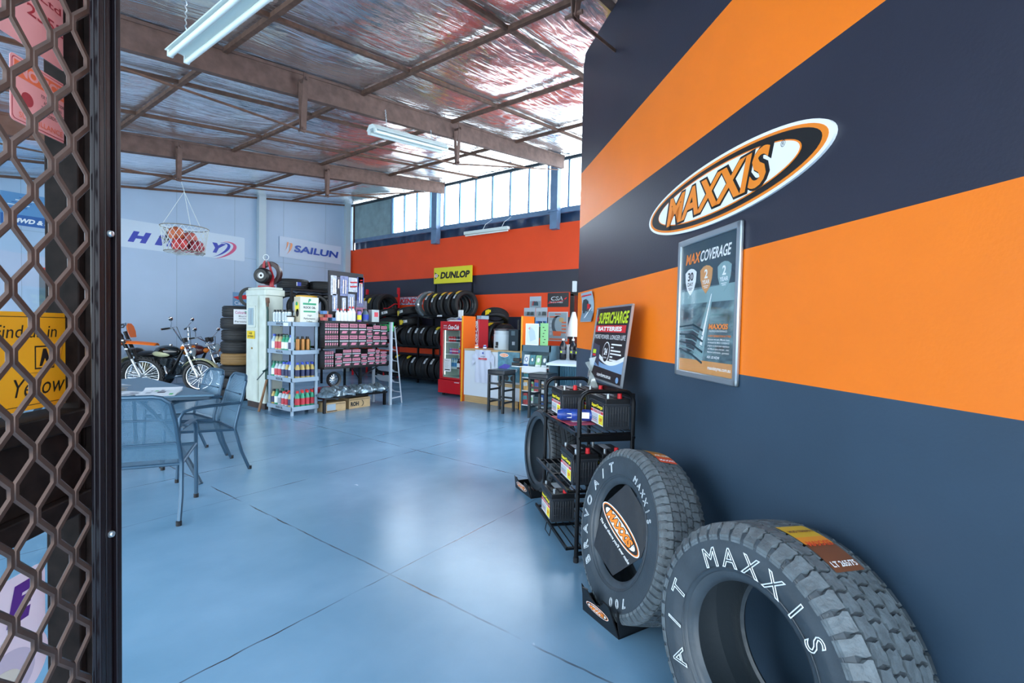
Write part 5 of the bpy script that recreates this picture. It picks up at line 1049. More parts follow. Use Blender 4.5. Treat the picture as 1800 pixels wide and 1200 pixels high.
# ------------------------------------------------------------------ tyres on a stand behind the display shelves
ts = thing('tyre_stand', 'dark tyre stand behind the grey corner shelf, two tyres lying on it', 'rack', at(5.1, 9.25))
MB().bb(0, 1.3, 0, .95, 2.08, 2.12).build('top_deck', black_m, ts); MB().bb(0, 1.3, 0, .95, 1.42, 1.46).build('middle_deck', black_m, ts)
for x in (.02, 1.28):
    for y in (.02, .93): MB().bb(x-.02, x+.02, y-.02, y+.02, 0, 2.08).build('leg', black_m, ts)
tyre(at(5.48, 9.85, 2.235, 10), 'black tyre with a blue label lying on the stand, behind the fuel pump ornament', None, .32, .22, .2, 'b', -1.9)
tyre(at(6.02, 9.55, 2.22, 10), 'black tyre with a small white label lying on the stand beside the other', None, .31, .2, .2, 'w', -1.5)
for i, x in enumerate((5.28, 5.55, 5.85, 6.12)):
    tyre(Matrix.Translation((x, 9.62, 1.46+.30)) @ Matrix.Rotation(-.5+.1*i, 4, 'Z') @ frame((0, 0, 0), (1, 0, 0), (0, 0, 1), (0, -1, 0)), 'black tyre standing upright on the middle deck of the dark tyre stand', 'upright tyres on the dark stand', .30, .19, .2, 'w' if i % 2 else None, 1.2)
# ------------------------------------------------------------------ grey corner shelf with bottles
gs = thing('plastic_shelf', 'grey plastic four-tier shelf full of oil bottles in front of the fuel pump', 'shelf', at(3.79, 6.83)); pg = mat('shelf_grey', '#93a8ba', .5)
for x in (.02, .41):
    for y in (.02, .68): MB().cyl((x, y, 0), (x, y, 1.40), .024, n=12).build('post', pg, gs)
for z in (.10, .54, .96, 1.39):
    tg = MB().bb(-.01, .44, -.01, .71, z, z+.012).bb(-.015, .0, -.015, .715, z-.03, z+.035).bb(.43, .445, -.015, .715, z-.03, z+.035).bb(-.015, .445, -.015, .0, z-.03, z+.035).bb(-.015, .445, .70, .715, z-.03, z+.035).build('tier', pg, gs, bevel=.003)
    g = MB(); g.T = frame((-.0165, .33, z+.003), (0, -1, 0), (0, 0, 1), (-1, 0, 0)); g.text('ROCK OIL', (0, 0), h=.035, w=.2, z=0, bold=.04); g.build('brand_print', ink, tg, smooth=0)
MB().bb(-.018, -.0155, .08, .22, 1.36, 1.41).build('price_tag', white_p, gs)
c_sil = mat('can_silver', '#b4c4cc', .25, .5); c_blk = mat('cap_black', '#15181c', .4); c_blu = mat('oil_blue', '#a8c8e0', .3); c_beige = mat('oil_beige', '#c8bc8c', .3); c_grn = mat('oil_green', '#2aa07a', .3); c_gold = mat('oil_gold', '#c8ae60', .3)
c_brn = mat('can_bronze', '#a8743c', .3, .4); c_capb = mat('cap_blue', '#2a50c0', .35); c_capr = mat('cap_red', '#d82c30', .35); c_wht = mat('oil_white', '#c4d2d8', .3); c_labr = mat('label_red', '#c83848', .4); c_labd = mat('label_dark', '#23305c', .4)
c_capg = mat('cap_green', '#1a6a5a', .35)
KIND = {'spray': (.030, .21, c_sil, c_wht, c_blk, True, 'silver spray can with black cap'), 'bronze': (.031, .23, c_brn, c_brn, c_blk, True, 'bronze spray can with black cap'),
        'blue': (.042, .26, c_blu, pure, c_capb, False, 'pale blue oil bottle'), 'beige': (.042, .26, c_beige, c_labr, c_blk, False, 'beige oil bottle with black cap'), 'green': (.042, .25, c_grn, pure, c_capg, False, 'green oil bottle with green cap'),
        'white': (.042, .25, c_wht, c_labd, c_capb, False, 'white oil bottle with blue cap'), 'redlab': (.045, .25, c_wht, c_labr, c_capg, False, 'white oil bottle with a red label'), 'gold': (.036, .25, c_gold, c_labd, c_capb, False, 'gold oil bottle with blue cap'),
        'greenred': (.038, .25, c_grn, c_labr, c_capr, False, 'green oil bottle with red cap'), 'goldblk': (.040, .24, c_gold, c_labd, c_blk, False, 'gold oil bottle with black cap'), 'clear': (.040, .23, c_wht, grey_i, c_blk, False, 'clear oil bottle with black cap'), 'clearred': (.038, .23, c_wht, c_labr, c_capr, False, 'clear oil bottle with red cap')}
def oil(kind, x, y, z, tier):
    r, h, b_, l_, c, tin, lb = KIND[kind]
    place(bottle_mesh('oil'+kind, r, h, b_, l_, c, .5, tin=tin), 'spray_can' if tin else 'oil_bottle', at(3.79+x, 6.83+y, z), '%s on the %s tier of the grey shelf' % (lb, tier), 'can' if tin else 'bottle', '%s, %s tier' % (lb, tier))
Z = [.112, .552, .972, 1.402]; TN_ = ['lowest', 'second', 'third', 'top']
for i in range(3): oil('spray', .06, .62-i*.085, Z[3], 'top')
for i in range(3): oil('spray', .07, .36-i*.08, Z[3], 'top')
for i in range(2): oil('spray', .16, .40-i*.2, Z[3], 'top')
rows = {2: ['blue', 'beige', 'beige', 'green', 'green', 'white'], 1: ['green', 'redlab', 'redlab', 'white', 'gold', 'white'], 0: ['goldblk', 'green', 'clear', 'clearred', 'clearred', 'goldblk']}
for k_, L_ in rows.items():
    for i, kd in enumerate(L_): oil(kd, .06, .63-i*.1, Z[k_], TN_[k_])
    for i, kd in enumerate(L_[1:5]): oil(kd, .16, .56-i*.1, Z[k_], TN_[k_])
for k_, kd, n in ((2, 'bronze', 3), (1, 'gold', 4), (0, 'greenred', 4)):
    for i in range(n): oil(kd, .13+i*.082, .07, Z[k_], TN_[k_])
    for i in range(n-1): oil(kd, .26+i*.08, .17, Z[k_], TN_[k_])
t = thing('grease_tub', 'small white tub in front of the spray cans on the top tier', 'tub', at(3.86, 7.0, Z[3])); MB().lathe([(0, 0), (.05, 0), (.055, .1), (0, .1)], 20).build('body', white_p, t); MB().lathe([(.058, .095), (.058, .115), (0, .117)], 20).build('lid', blackp, t)
g = MB().bb(0, .30, 0, .18, 0, .41, 0)
F1 = frame((.15, -.001, .205), (1, 0, 0), (0, 0, 1), (0, -1, 0)); g.T = F1
g.bb(-.11, .11, .085, .115, 0, .001, 1).bb(-.10, .10, -.03, -.005, 0, .001, 1).text('ROCK OIL', (0, .045), w=.20, h=.035, z=.002, m=2, bold=.03).text('P', (0, .15), h=.06, z=.002, m=1, bold=.08, shear=.2)
for i, q in enumerate(('High', 'Performance', 'Lubes')): g.text(q, (0, -.08-i*.045), h=.034, w=(.07, .19, .09)[i], z=.002, m=2)
g.T = frame((-.001, .09, .205), (0, -1, 0), (0, 0, 1), (-1, 0, 0)); g.bb(-.085, .085, -.2, .2, 0, .001, 3).ell((0, .05), .05, .08, .001, .002, 4).ell((.01, -.04), .04, .06, .001, .002, 2).ell((-.01, .1), .03, .03, .002, .003, 1)
g.build('oil_carton', [mat('carton_cream', '#dfe4dc', .5), grn_i, ink, mat('carton_pic', '#c9c0a8', .5), yel_i], label='white oil display carton with green bars on the top tier of the grey shelf', cat='carton', T=at(3.93, 6.85, Z[3]), smooth=0)
t = thing('yellow_bucket', 'yellow bucket rim showing behind the oil display carton', 'bucket', at(4.33, 7.36, 1.40)); MB().lathe([(0, 0), (.13, 0), (.155, .38)], 28).build('body', mat('bucket_grey', '#b8bcb0', .4), t); MB().lathe([(.165, .37), (.165, .46), (.02, .47), (0, .47)], 28).build('lid', mat('bucket_yellow', '#e0a81c', .4), t)
# ------------------------------------------------------------------ display shelves with boxes
gd = thing('display_shelving', 'black steel display shelving packed with pink and black part boxes', 'shelving', at(4.22, 6.66))
Lg = 1.24
for z in (.72, 1.045, 1.455): MB().bb(0, Lg, 0, .50, z-.03, z).build('shelf', black_m, gd)
MB().bb(0, Lg-.02, -.02, .55, .215, .24).build('low_platform', black_m, gd)
for x in (.02, Lg-.05):
    MB().bb(x-.02, x+.02, 0, .04, 0, .215).build('platform_leg', black_m, gd); MB().bb(x-.02, x+.02, .50, .54, 0, .215).build('platform_leg', black_m, gd)
for x in (.02, .85): MB().bb(x-.02, x+.02, .24, .28, .24, 1.43).build('upright', black_m, gd)
MB().tube([(.55, .1, .71), (.85, .26, .45)], .012, 6).build('strut', black_m, gd); MB().tube([(1.15, .1, .71), (.87, .26, .5)], .012, 6).build('strut', black_m, gd)
b_pink = mat('box_pink', '#cf7a92', .45); b_blk = mat('box_black', '#14161a', .45); b_wht = mat('box_stripe', '#c8ccd6', .45)
def part_box(w_, h_, d_):
    key = 'pb%.3f%.3f' % (w_, h_)
    if key not in MESH:
        g = MB().bb(-w_/2, w_/2, 0, d_, 0, h_, 0); g.T = frame((0, -.0005, h_/2), (1, 0, 0), (0, 0, 1), (0, -1, 0))
        a, b2 = w_/2, h_/2
        g.bb(-a*.9, a*.9, b2*.30, b2*.9, 0, .001, 1).bb(-a, a, -b2*.12, b2*.02, 0, .001, 2).prism([(-a*.6, -b2*.75), (a*.5, -b2*.75), (a*.7, -b2*.35), (-a*.4, -b2*.35)], 0, .001, 1)
        g.text('BRAKE PADS', (0, b2*.6), w=a*1.5, h=b2*.3, z=.002, m=0, bold=.03)
        MESH[key] = g.mesh('part_box', [b_blk, b_pink, b_wht], 0)
    return MESH[key]
def box_col(x, z, w_, hs, lvl, y=.0):
    for h_ in hs:
        place(part_box(w_, h_-.003, .2), 'part_box', at(4.22+x+w_/2, 6.665+y, z), 'pink and black brake part box stacked on the %s display shelf' % lvl, 'box', 'part boxes on the %s display shelf' % lvl); z += h_
for x, w_, hs in ((.27, .165, (.19, .19)), (.445, .165, (.19, .19)), (.62, .155, (.19, .19)), (.785, .12, (.115, .115, .10)), (.915, .15, (.18, .18)), (1.075, .14, (.175, .175))): box_col(x, 1.045, w_, hs, 'upper')
for x, w_, hs in ((.19, .13, (.11, .11)), (.33, .165, (.14, .14)), (.505, .165, (.14, .14)), (.68, .12, (.10, .10)), (.81, .15, (.14, .14)), (.97, .095, (.09, .09, .08)), (1.075, .14, (.09, .09, .05))): box_col(x, .72, w_, hs, 'lower')
for lvl, z, h_, n in (('upper', 1.045, .19, 6), ('lower', .72, .13, 4)):
    for k_ in range(2):
        for i in range(n): place(part_box(.034, h_-.004, .3), 'part_box', at(4.24+i*.04+.01, 6.67, z+k_*h_), 'narrow pink and black box on edge at the left of the %s display shelf' % lvl, 'box', 'narrow boxes on the %s display shelf' % lvl)
# things below the boxes
whl = thing('toy_wheel', 'small wire-spoked wheel under the lower display shelf', 'wheel', frame((4.52, 6.86, .50), (1, 0, 0), (0, 0, 1), (0, -1, 0)))
MB().lathe([(.09, -.02), (.12, -.03), (.13, 0), (.12, .03), (.09, .02)], 28, closed=True).build('tyre', rubber_t2, whl); g = MB()
for i in range(12): a = 2*pi*i/12; g.tube([(.01*math.cos(a), .01*math.sin(a), .01), (.09*math.cos(a+.1), .09*math.sin(a+.1), 0)], .004, 4)
g.build('spokes', chrome, whl); MB().cyl((0, 0, -.02), (0, 0, .02), .02).build('hub', chrome, whl)
MB().bb(0, .3, 0, .25, 0, .12).build('red_box', mat('box_crimson', '#a81e38', .4, var=.2), label='crimson carton on the low platform under the wire wheel', cat='box', T=at(4.32, 6.88, .24))
MB().bb(0, .3, 0, .2, 0, .10).build('red_box', mat('box_plum', '#6a2a5a', .4, var=.2), label='plum-coloured carton on the low platform beside the crimson one', cat='box', T=at(4.65, 6.92, .24))
MB().bb(0, .16, 0, .2, 0, .16).build('green_box', mat('box_green', '#2aa85a', .4), label='bright green box seen between the grey shelf and the display boxes', cat='box', T=at(4.03, 7.0, Z[2]))
baglass = mat('bag_film', '#7d8e98', .12, .55, var=.6, vs_=22, bump=.9, bs=18)
for i in range(7):
    x = .12+i*.165; g = MB(); rr2 = random.Random(i)
    ph = [rr2.uniform(0, 6) for _ in range(6)]
    g.lathe([(math.sin(pi*q/8)*.15, -math.cos(pi*q/8)*.085) for q in range(9)], 22)
    g.v = [(a*(1+.22*math.sin(c*40+ph[0]+a*22))+.02*math.sin(b*30+ph[1]), b*(1.1+.2*math.sin(a*25+ph[2])), max(-.045, c*(1+.4*math.sin(a*30+b*26+ph[3])))) for a, b, c in g.v]
    g.build('bagged_part', baglass, label='metal part in a crumpled clear bag lying on the low platform', cat='bag', group='bagged parts on the low platform', T=at(4.22+x, 6.76+.05*(i % 2), .287, i*50))
def carton(label, x, y, w_, d_, h_, a, txt):
    t = thing('cardboard_box', label, 'box', at(x, y, 0, a)); MB().bb(0, w_, 0, d_, 0, h_).build('box', mat('cardboard', '#b59a72', .7, var=.1, vs_=10), t, bevel=.003)
    MB().bb(.01, w_-.01, -.001, .001, h_-.03, h_-.02, 0).build('tape_line', mat('card_dark', '#5a4a34', .6), t)
    g = MB(); g.T = frame((w_/2, -.0015, h_/2), (1, 0, 0), (0, 0, 1), (0, -1, 0))
    if txt: g.text(txt, (-.1, -.01), h=.075, w=.16, z=.001, m=0, bold=.06).tube(arcpts((.02, -.01), .05, -1.2, 1.2, 10), .006, 4, m=0)
    else: g.bb(-w_*.45, -w_*.02, -h_*.3, h_*.35, 0, .001, 1).bb(-w_*.45, .02, -h_*.42, -h_*.34, 0, .001, 0)
    g.build('print', [mat('stamp_black', '#1c1c1e', .6), mat('card_label', '#8fa4b4', .5)], t, smooth=0)
carton('cardboard box with a blue-grey label on the floor under the low platform', 4.28, 6.70, .36, .3, .15, 0, None)
carton('cardboard box stamped with a wheel brand on the floor under the low platform', 4.73, 6.74, .42, .3, .17, 0, 'ROH')
# on top of the shelving
for i in range(6):
    big = i > 3; r_, h_ = (.035, .20) if not big else (.042, .25)
    place(bottle_mesh('tip%d' % big, r_, h_, pure, white_p, c_capr, .35), 'squeeze_bottle', at(4.22+.28+i*.066, 6.74+.06*(i > 3), 1.455), 'white squeeze bottle with red tip on top of the display shelving' if not big else 'taller white bottle with red tip on top of the display shelving', 'bottle', 'small red-tipped bottles' if not big else 'tall red-tipped bottles')
place(bottle_mesh('purplecan', .036, .2, mat('can_violet', '#8a6ac0', .3), yel_i, c_blk, .9), 'spray_can', at(4.22+.69, 6.74, 1.455), 'violet and yellow can on top of the display shelving', 'can')
place(bottle_mesh('jug', .06, .22, mat('jug_slate', '#4a5f70', .3), blue_i, c_blk, .6), 'oil_jug', at(4.22+.82, 6.76, 1.455), 'slate jug with blue label on top of the display shelving', 'jug')
g = MB().bb(0, .15, 0, .10, 0, .21, 0).bb(.05, .13, -.001, 0, .09, .17, 1).ell((0, 0), .001, .001, 0, .001, 2)
g.build('fluid_tin', [mat('tin_pale', '#b9c6c8', .3, .4), mat('tin_red', '#d84a58', .4), grn_i], label='pale square tin with a red panel on top of the display shelving', cat='tin', T=at(4.22+.93, 6.72, 1.455), smooth=0)
for i in range(8): MB().bb(0, .07, 0, .08, 0, .05).build('small_carton', mat('small_%d' % (i % 4), ('#b84848', '#d8c8c0', '#4878b0', '#a87850')[i % 4], .4), label='small coloured carton piled at the left end on top of the display shelving', cat='carton', group='small cartons left of the tool board', T=at(4.22+.02+(i % 3)*.08, 6.74+.09*(i % 2), 1.457+.051*(i//3)))
t = thing('clear_case', 'clear box of magenta fittings standing behind the bottles', 'case', at(4.93, 6.86, 1.455)); MB().bb(0, .22, 0, .12, 0, .36).build('shell', glass_mat('case_clear', gloss=.3, base=.25, basecol='#b8b4cc'), t); MB().bb(.02, .2, .03, .1, .14, .24, 0).bb(.05, .17, .02, .03, .13, .16, 1).build('fittings', [mat('fit_magenta', '#c8285a', .3), pure], t)
tb = thing('tool_board', 'black tool board hung with blister packs on top of the display shelving', 'board', at(4.44, 6.90, 1.455))
MB().bb(0, .66, 0, .03, 0, .82).build('board', mat('board_black', '#121420', .5), tb)
pk = [mat('pack_%d' % i, c, .25, var=.35, vs_=40) for i, c in enumerate(('#4a5a9a', '#9aa6c0', '#2c3048', '#7a86b0', '#c6ccdc'))]
for i, (x, z, w_, h_, m, r_) in enumerate(((.03, .42, .10, .32, 4, 0), (.06, .16, .09, .28, 1, 0), (.14, .52, .06, .2, 2, 0), (.20, .42, .15, .33, 3, 0), (.36, .50, .18, .24, 4, 1), (.53, .26, .13, .50, 0, 0), (.24, .06, .07, .33, 4, 0), (.35, .20, .13, .26, 1, 0), (.55, .6, .1, .16, 1, 1), (.13, .02, .08, .14, 2, 0))):
    t = thing('blister_pack', ('pale pack at the upper left of the tool board', 'pale blue pack at the lower left of the tool board', 'dark pack at the top left of the tool board', 'blue pack of two tools in the middle of the tool board', 'clear pack with two red tools on the tool board', 'tall dark blue pack at the right of the tool board', 'long pale pack low in the middle of the tool board', 'grey pack below the red tools on the tool board', 'small pack with red at the top right of the tool board', 'small dark pack at the foot of the tool board')[i], 'pack', at(4.44+x, 6.899, 1.455+z))
    MB().bb(0, w_, -.012, 0, 0, h_).build('card', pk[m], t); g = MB()
    if r_:
        g.cyl((.03, -.022, h_*.35), (w_-.03, -.022, h_*.40), .012, n=8, m=0).cyl((.03, -.022, h_*.65), (w_-.03, -.022, h_*.68), .012, n=8, m=0)
    else:
        for q in range(2 if w_ > .09 else 1): g.cyl((w_*(.35+.3*q), -.022, h_*.12), (w_*(.35+.3*q), -.022, h_*.8), .010, n=8, m=1)
    g.build('tool', [mat('tool_red', '#d0202c', .3), chrome], t)
# wire magazine rack at the right end
wr = thing('wire_rack', 'white wire rack with sloping pockets at the right end of the display shelving', 'rack', at(5.47, 6.60)); wm_ = mat('wire_white', '#b8c2cc', .4, .3)
MB().bb(-.02, .02, -.02, .02, 0, 1.46).build('upright', wm_, wr)
MB().tube([(.10, .03, 1.38), (.16, .03, .95), (.29, .03, .0)], .012, 6).build('slanted_leg', wm_, wr); MB().tube([(.0, .03, .10), (.28, .03, .12)], .012, 6).build('foot_rail', wm_, wr); MB().bb(-.02, .02, .45, .49, 0, 1.46).build('upright', wm_, wr)
for i, z in enumerate((1.16, .96, .76, .56, .37, .2)):
    xr = .115+.03*i; g = MB()
    for j in range(8): y = .03+j*.06; g.tube([(0, y, z+.12), (xr*.5, y, z+.02), (xr, y, z)], .004, 4)
    g.tube([(xr, .03, z), (xr, .45, z)], .005, 4).tube([(0, .03, z+.12), (0, .45, z+.12)], .005, 4).grid(lambda u, v: (xr*u, .03+.42*v, z+.12*(1-u)**2-.004), 6, 2)
    g.build('pocket', wm_, wr)
for i in range(3): MB().bb(0, .05, 0, .09, 0, .16, 0).bb(-.001, .051, .02, .07, .05, .11, 1).build('green_packet', [mat('packet_green', '#38c878', .35), mat('packet_lime', '#a8e0a0', .35)], label='bright green packet standing in the top of the white wire rack', cat='packet', group='green packets in the wire rack', T=at(5.49+.012*i, 6.62+.13*i, 1.30))
for i, z in enumerate((.98, .58, .4)): MB().grid(lambda u, v: (.02+.13*u, .05+.35*v, .012+.10*(1-u)**2+.01*math.sin(v*9)), 6, 6).build('leaflets', (mat('tool_red', '#d0202c', .3), mat('leaf_pale', '#9fb0bc', .4), mat('leaf_pale', '#9fb0bc', .4))[i], label=('red leaflets in an upper pocket of the white wire rack', 'pale leaflets in a middle pocket of the white wire rack', 'pale leaflets in the lowest filled pocket of the wire rack')[i], cat='leaflets', T=at(5.47, 6.60, z))
# ------------------------------------------------------------------ motorcycles
def wheel(parent, name, T, R_, W_, knob=False, rim=chrome, spokes=36):
    A = T @ frame((0, 0, 0), (1, 0, 0), (0, 0, 1), (0, -1, 0))      # lathe axis to the side
    h = W_/2; g = MB(); ri = R_-W_*.85
    g.lathe([(ri, -h*.7), (R_-h*1.2, -h), (R_-h*.4, -h*.85), (R_-.004, -h*.4), (R_, 0), (R_-.004, h*.4), (R_-h*.4, h*.85), (R_-h*1.2, h), (ri, h*.7)], 48, closed=True)
    if knob:
        for i in range(34):
            for q in (-.8, -.3, .3, .8):
                a = 2*pi*(i+(.5 if abs(q) < .5 else 0))/34; g.box((0, 0, 0), (.022, .030, .020), 0, Matrix.Rotation(a, 4, 'Z') @ Matrix.Translation((R_+.002-abs(q)*.016, 0, q*h)))
    w_ = g.build(name, rubber_t2 if not knob else rubber_t, parent, T=A)
    MB().lathe([(ri-.012, -h*.62), (ri+.002, -h*.66), (ri+.002, -h*.55), (ri-.016, -h*.2), (ri-.016, h*.2), (ri+.002, h*.55), (ri+.002, h*.66), (ri-.012, h*.62), (ri-.022, 0)], 44, closed=True).build('rim', rim, w_)
    g = MB()
    for i in range(spokes):
        a = 2*pi*i/spokes; b_ = a+(.5 if i % 2 else -.5); s_ = .03 if i % 4 < 2 else -.03
        g.tube([(.03*math.cos(b_), .03*math.sin(b_), s_), ((ri-.015)*math.cos(a), (ri-.015)*math.sin(a), 0)], .0022, 4)
    g.build('spokes', chrome, w_)
    MB().cyl((0, 0, -.055), (0, 0, .055), .028, n=16).cyl((0, 0, -.045), (0, 0, -.035), .05, n=18).build('hub', alu, w_)
    return w_
eng_m = mat('engine_grey', '#5a646a', .35, .7); eng_d = mat('engine_dark', '#17191c', .4, .3)
def mirror(t, P, S, nm='mirror'):
    MB().tube([S @ Vector(p) for p in P], .005, 6).build('mirror_stem', chrome, t)
    e = S @ Vector(P[-1]); MB().ball(e, .055, 16, sc=(.35, 1.0, .75)).build(nm, chrome, t)
def fork_axis(z): return -.06-(z-.34)*.44
def bike(label, T, kind, steer):
    t = thing('motorcycle', label, 'motorcycle', T)
    dirt = kind == 'dirt'; Rf = .35 if dirt else .32; Rr = .33 if dirt else .32
    P0 = Vector((-.42, 0, .9)); S = Matrix.Translation((fork_axis(.6), 0, 0)) @ Matrix.Rotation(math.radians(steer), 4, 'Z') @ Matrix.Translation((-fork_axis(.6), 0, 0))
    wheel(t, 'front_wheel', S @ Matrix.Translation((0, 0, Rf)), Rf, .085 if dirt else .09, dirt); wheel(t, 'rear_wheel', Matrix.Translation((-1.42, 0, Rr)), Rr, .12, dirt)
    top = 1.18 if dirt else .95
    for sg in (-1, 1):
        lo = S @ Vector((0, sg*.10, Rf)); mid = S @ Vector((-.14, sg*.10, Rf+.32)); up = S @ Vector((-.14-.44*(top-Rf-.32)*.9, sg*.10, top))
        lg = MB().cyl(lo, mid, .026, .024, 12).ball(lo, .034, 10).build('fork_leg', chrome if not dirt else alu, t)
        MB().cyl(mid, up, .032 if dirt else .019, .03 if dirt else .019, 12).build('fork_guard' if dirt else 'fork_tube', eng_d if dirt else chrome, lg)
    for z in (.74, top-.03) if not dirt else (.86, 1.02):
        x = -.14-.44*(z-Rf-.32)*.9; MB().box((0, 0, 0), (.06, .27, .035), 0, S @ Matrix.Translation((x, 0, z))).build('fork_clamp', alu, t, bevel=.008)
    hx = -.14-.44*(top-Rf-.32)*.9; hz = top+(.08 if dirt else .02); rise = {'dirt': .06, 'chop': .30, 'road': .10}[kind]
    hb = [(-.22+hx, -.40, hz+rise-.03), (hx-.10, -.26, hz+rise), (hx+(-.02), -.12, hz+.02 if kind != 'chop' else hz+.06), (hx, -.05, hz), (hx, .05, hz), (hx-.02, .12, hz+.02 if kind != 'chop' else hz+.06), (hx-.10, .26, hz+rise), (hx-.22, .40, hz+rise-.03)]
    MB().tube([S @ Vector(p) for p in hb], .012, 8).build('handlebar', eng_d if dirt else chrome, t)
    for a, b_ in ((0, 1), (7, 6)):
        p, q = Vector(hb[a]), Vector(hb[b_]); MB().cyl(S @ p, S @ (p+(q-p)*.75), .018, n=10).build('grip', blackp, t)
        r = p+(q-p)*.8; MB().tube([S @ r, S @ (r+Vector((.06, 0, .0))), S @ (p+Vector((.07, 0, -.01)))], .006, 6).build('lever', alu if not dirt else blackp, t)
        MB().tube([S @ r, S @ (r+Vector((.08, (q-p).y*.4, .03))), S @ Vector((hx+.06, q.y*.3, hz-.15)), S @ Vector((hx+.03, 0, hz-.35))], .005, 5).build('cable', blackp, t)
    fr_m = eng_d if not dirt else mat('frame_orange', '#d85a14', .4)
    # frame
    hs = Vector((hx-.06, 0, .86)); MB().tube([hs, (-.55, .03, .42), (-.72, .1, .24), (-1.05, .1, .26)], .018, 8).tube([hs, (-.55, -.03, .42), (-.72, -.1, .24), (-1.05, -.1, .26)], .018, 8).tube([hs, (-.8, 0, .78), (-1.08, 0, .62), (-1.5, 0, .72)], .018, 8).build('frame', fr_m, t)
    for sg in (-1, 1): MB().tube([(-1.05, sg*.1, .34), (-1.42, sg*.1, Rr)], .018, 8).build('swing_arm', alu, t); MB().tube([(-1.35, sg*.12, .36), (-1.25, sg*.12, .70)], .022, 8).build('shock', chrome, t)
    # engine
    en = MB().box((0, 0, 0), (.34, .26, .22), 0, Matrix.Translation((-.82, 0, .36))).cyl((-.70, -.15, .36), (-.70, .15, .36), .10, n=20).cyl((-.92, -.16, .36), (-.92, .16, .36), .09, n=20).build('engine', eng_m, t, bevel=.02)
    for k_, (x0, lean) in enumerate(((-.74, .28), (-.90, -.28)) if kind == 'chop' else ((-.76, .15),)):
        g = MB()
        for i in range(8): q = .05+i*.026; g.box((0, 0, 0), (.15, .20 if kind == 'road' else .15, .010), 0, Matrix.Translation((x0+math.sin(lean)*q, 0, .44+math.cos(lean)*q)) @ Matrix.Rotation(lean, 4, 'Y'))
        g.cyl((x0, 0, .42), (x0+math.sin(lean)*.26, 0, .42+.26*math.cos(lean)), .055, n=16); g.build('cylinder_fins', eng_m, t)
    MB().ball((-.84, -.14, .52), .07, 16, sc=(1, .5, 1)).build('air_cleaner', chrome if not dirt else eng_d, t)
    ex = [(-.62, -.12, .52), (-.56, -.14, .38), (-.66, -.16, .26), (-1.0, -.17, .24), (-1.5, -.18, .30)] if not dirt else [(-.64, -.08, .58), (-.58, -.12, .4), (-.8, -.14, .34), (-1.1, -.15, .55), (-1.45, -.16, .66)]
    MB().tube(ex, [.02, .022, .026, .034, .036], 12).build('exhaust', chrome, t)
    # tank, seat, bodywork
    if dirt:
        om = mat('plastic_orange', '#f07012', .35); wh = mat('plastic_pale', '#c8d0d0', .4)
        for sg in (-1, 1):
            MB().prism([(-.36, .96), (-.60, 1.02), (-.86, .88), (-.80, .72), (-.52, .52), (-.38, .70)], -.008, .008, T=frame((0, sg*.13, 0), (1, 0, 0), (0, 0, 1), (0, -1, 0))).build('shroud', om, t, bevel=.004)
            MB().prism([(-1.0, .80), (-1.5, .90), (-1.45, .70), (-1.05, .62)], -.006, .006, T=frame((0, sg*.12, 0), (1, 0, 0), (0, 0, 1), (0, -1, 0))).build('side_panel', wh, t)
        MB().ball((-.62, 0, .96), .18, 20, sc=(1.25, .62, .75)).build('tank', mat('tank_slate', '#48545e', .35), t)
        MB().grid(lambda u, v: (-.72-.85*u, (v-.5)*.20*(1-.2*u), .99+.02*u-.05*(2*v-1)**2), 12, 8).grid(lambda u, v: (-.72-.85*u, (v-.5)*.20*(1-.2*u), .84+.06*u), 12, 1).build('seat', eng_d, t)
        MB().grid(lambda u, v: (-1.2-.55*u, (v-.5)*.18, .84+.10*u-.03*(2*v-1)**2), 10, 6).build('rear_mudguard', om, t)
        # front mudguard: long beak with a drooping tail
        g = MB()
        def beak(u, v):
            x = .42-.95*u; w_ = .10*math.sin(pi*min(1, .12+u*.9))**.6+.025; z = .97+.035*math.sin(pi*u)-.30*max(0, u-.55)**1.2*1.6
            return (x-.18, (v-.5)*2*w_, z-.05*(2*v-1)**2)
        g.grid(beak, 24, 8); g.T = Matrix.Identity(4); g.v = [tuple(S @ Vector(q)) for q in g.v]; o = g.build('front_mudguard', om, t); m_ = o.modifiers.new('solid', 'SOLIDIFY'); m_.thickness = .006
        F = S @ frame((hx+.09, 0, 1.05), (0, -1, .0), (-.18, 0, .98), (-.98, 0, -.18))
        F = S @ frame((hx+.15, 0, 1.20), (0, 1, 0), (-.25, 0, .97), (.97, 0, .25))
        MB().prism([(-.10, -.13), (.10, -.13), (.135, -.02), (.12, .09), (.06, .14), (-.06, .14), (-.12, .09), (-.135, -.02)], 0, .012, T=F).build('number_plate', om, t, bevel=.008)
    else:
        tank_c = mat('tank_black', '#14120f', .12, coat=.6) if kind == 'chop' else mat('tank_maroon', '#5a1a12', .12, coat=.6)
        tk = MB().ball((-.66, 0, .80), .20, 26, sc=(1.35, .66, .62)).build('tank', tank_c, t)
        for sg in (-1, 1): MB().ball((-.72, sg*.075, .755), .16, 20, sc=(1.25, .42, .40)).build('tank_panel', mat('tank_cream', '#c4c8a0', .25) if kind == 'chop' else mat('tank_amber', '#d8741c', .2), tk)
        MB().cyl((-.6, 0, .92), (-.6, 0, .945), .03).build('fuel_cap', chrome, tk)
        g = MB().ball((-1.08, 0, .74), .2, 22, sc=(1.2, .75, .32)).ball((-1.38, 0, .80), .15, 18, sc=(1.1, .75, .38)).build('seat', mat('seat_leather', '#18161c', .4), t)
        fn = mat('guard_cream', '#c9c79a', .25) if kind == 'chop' else eng_d
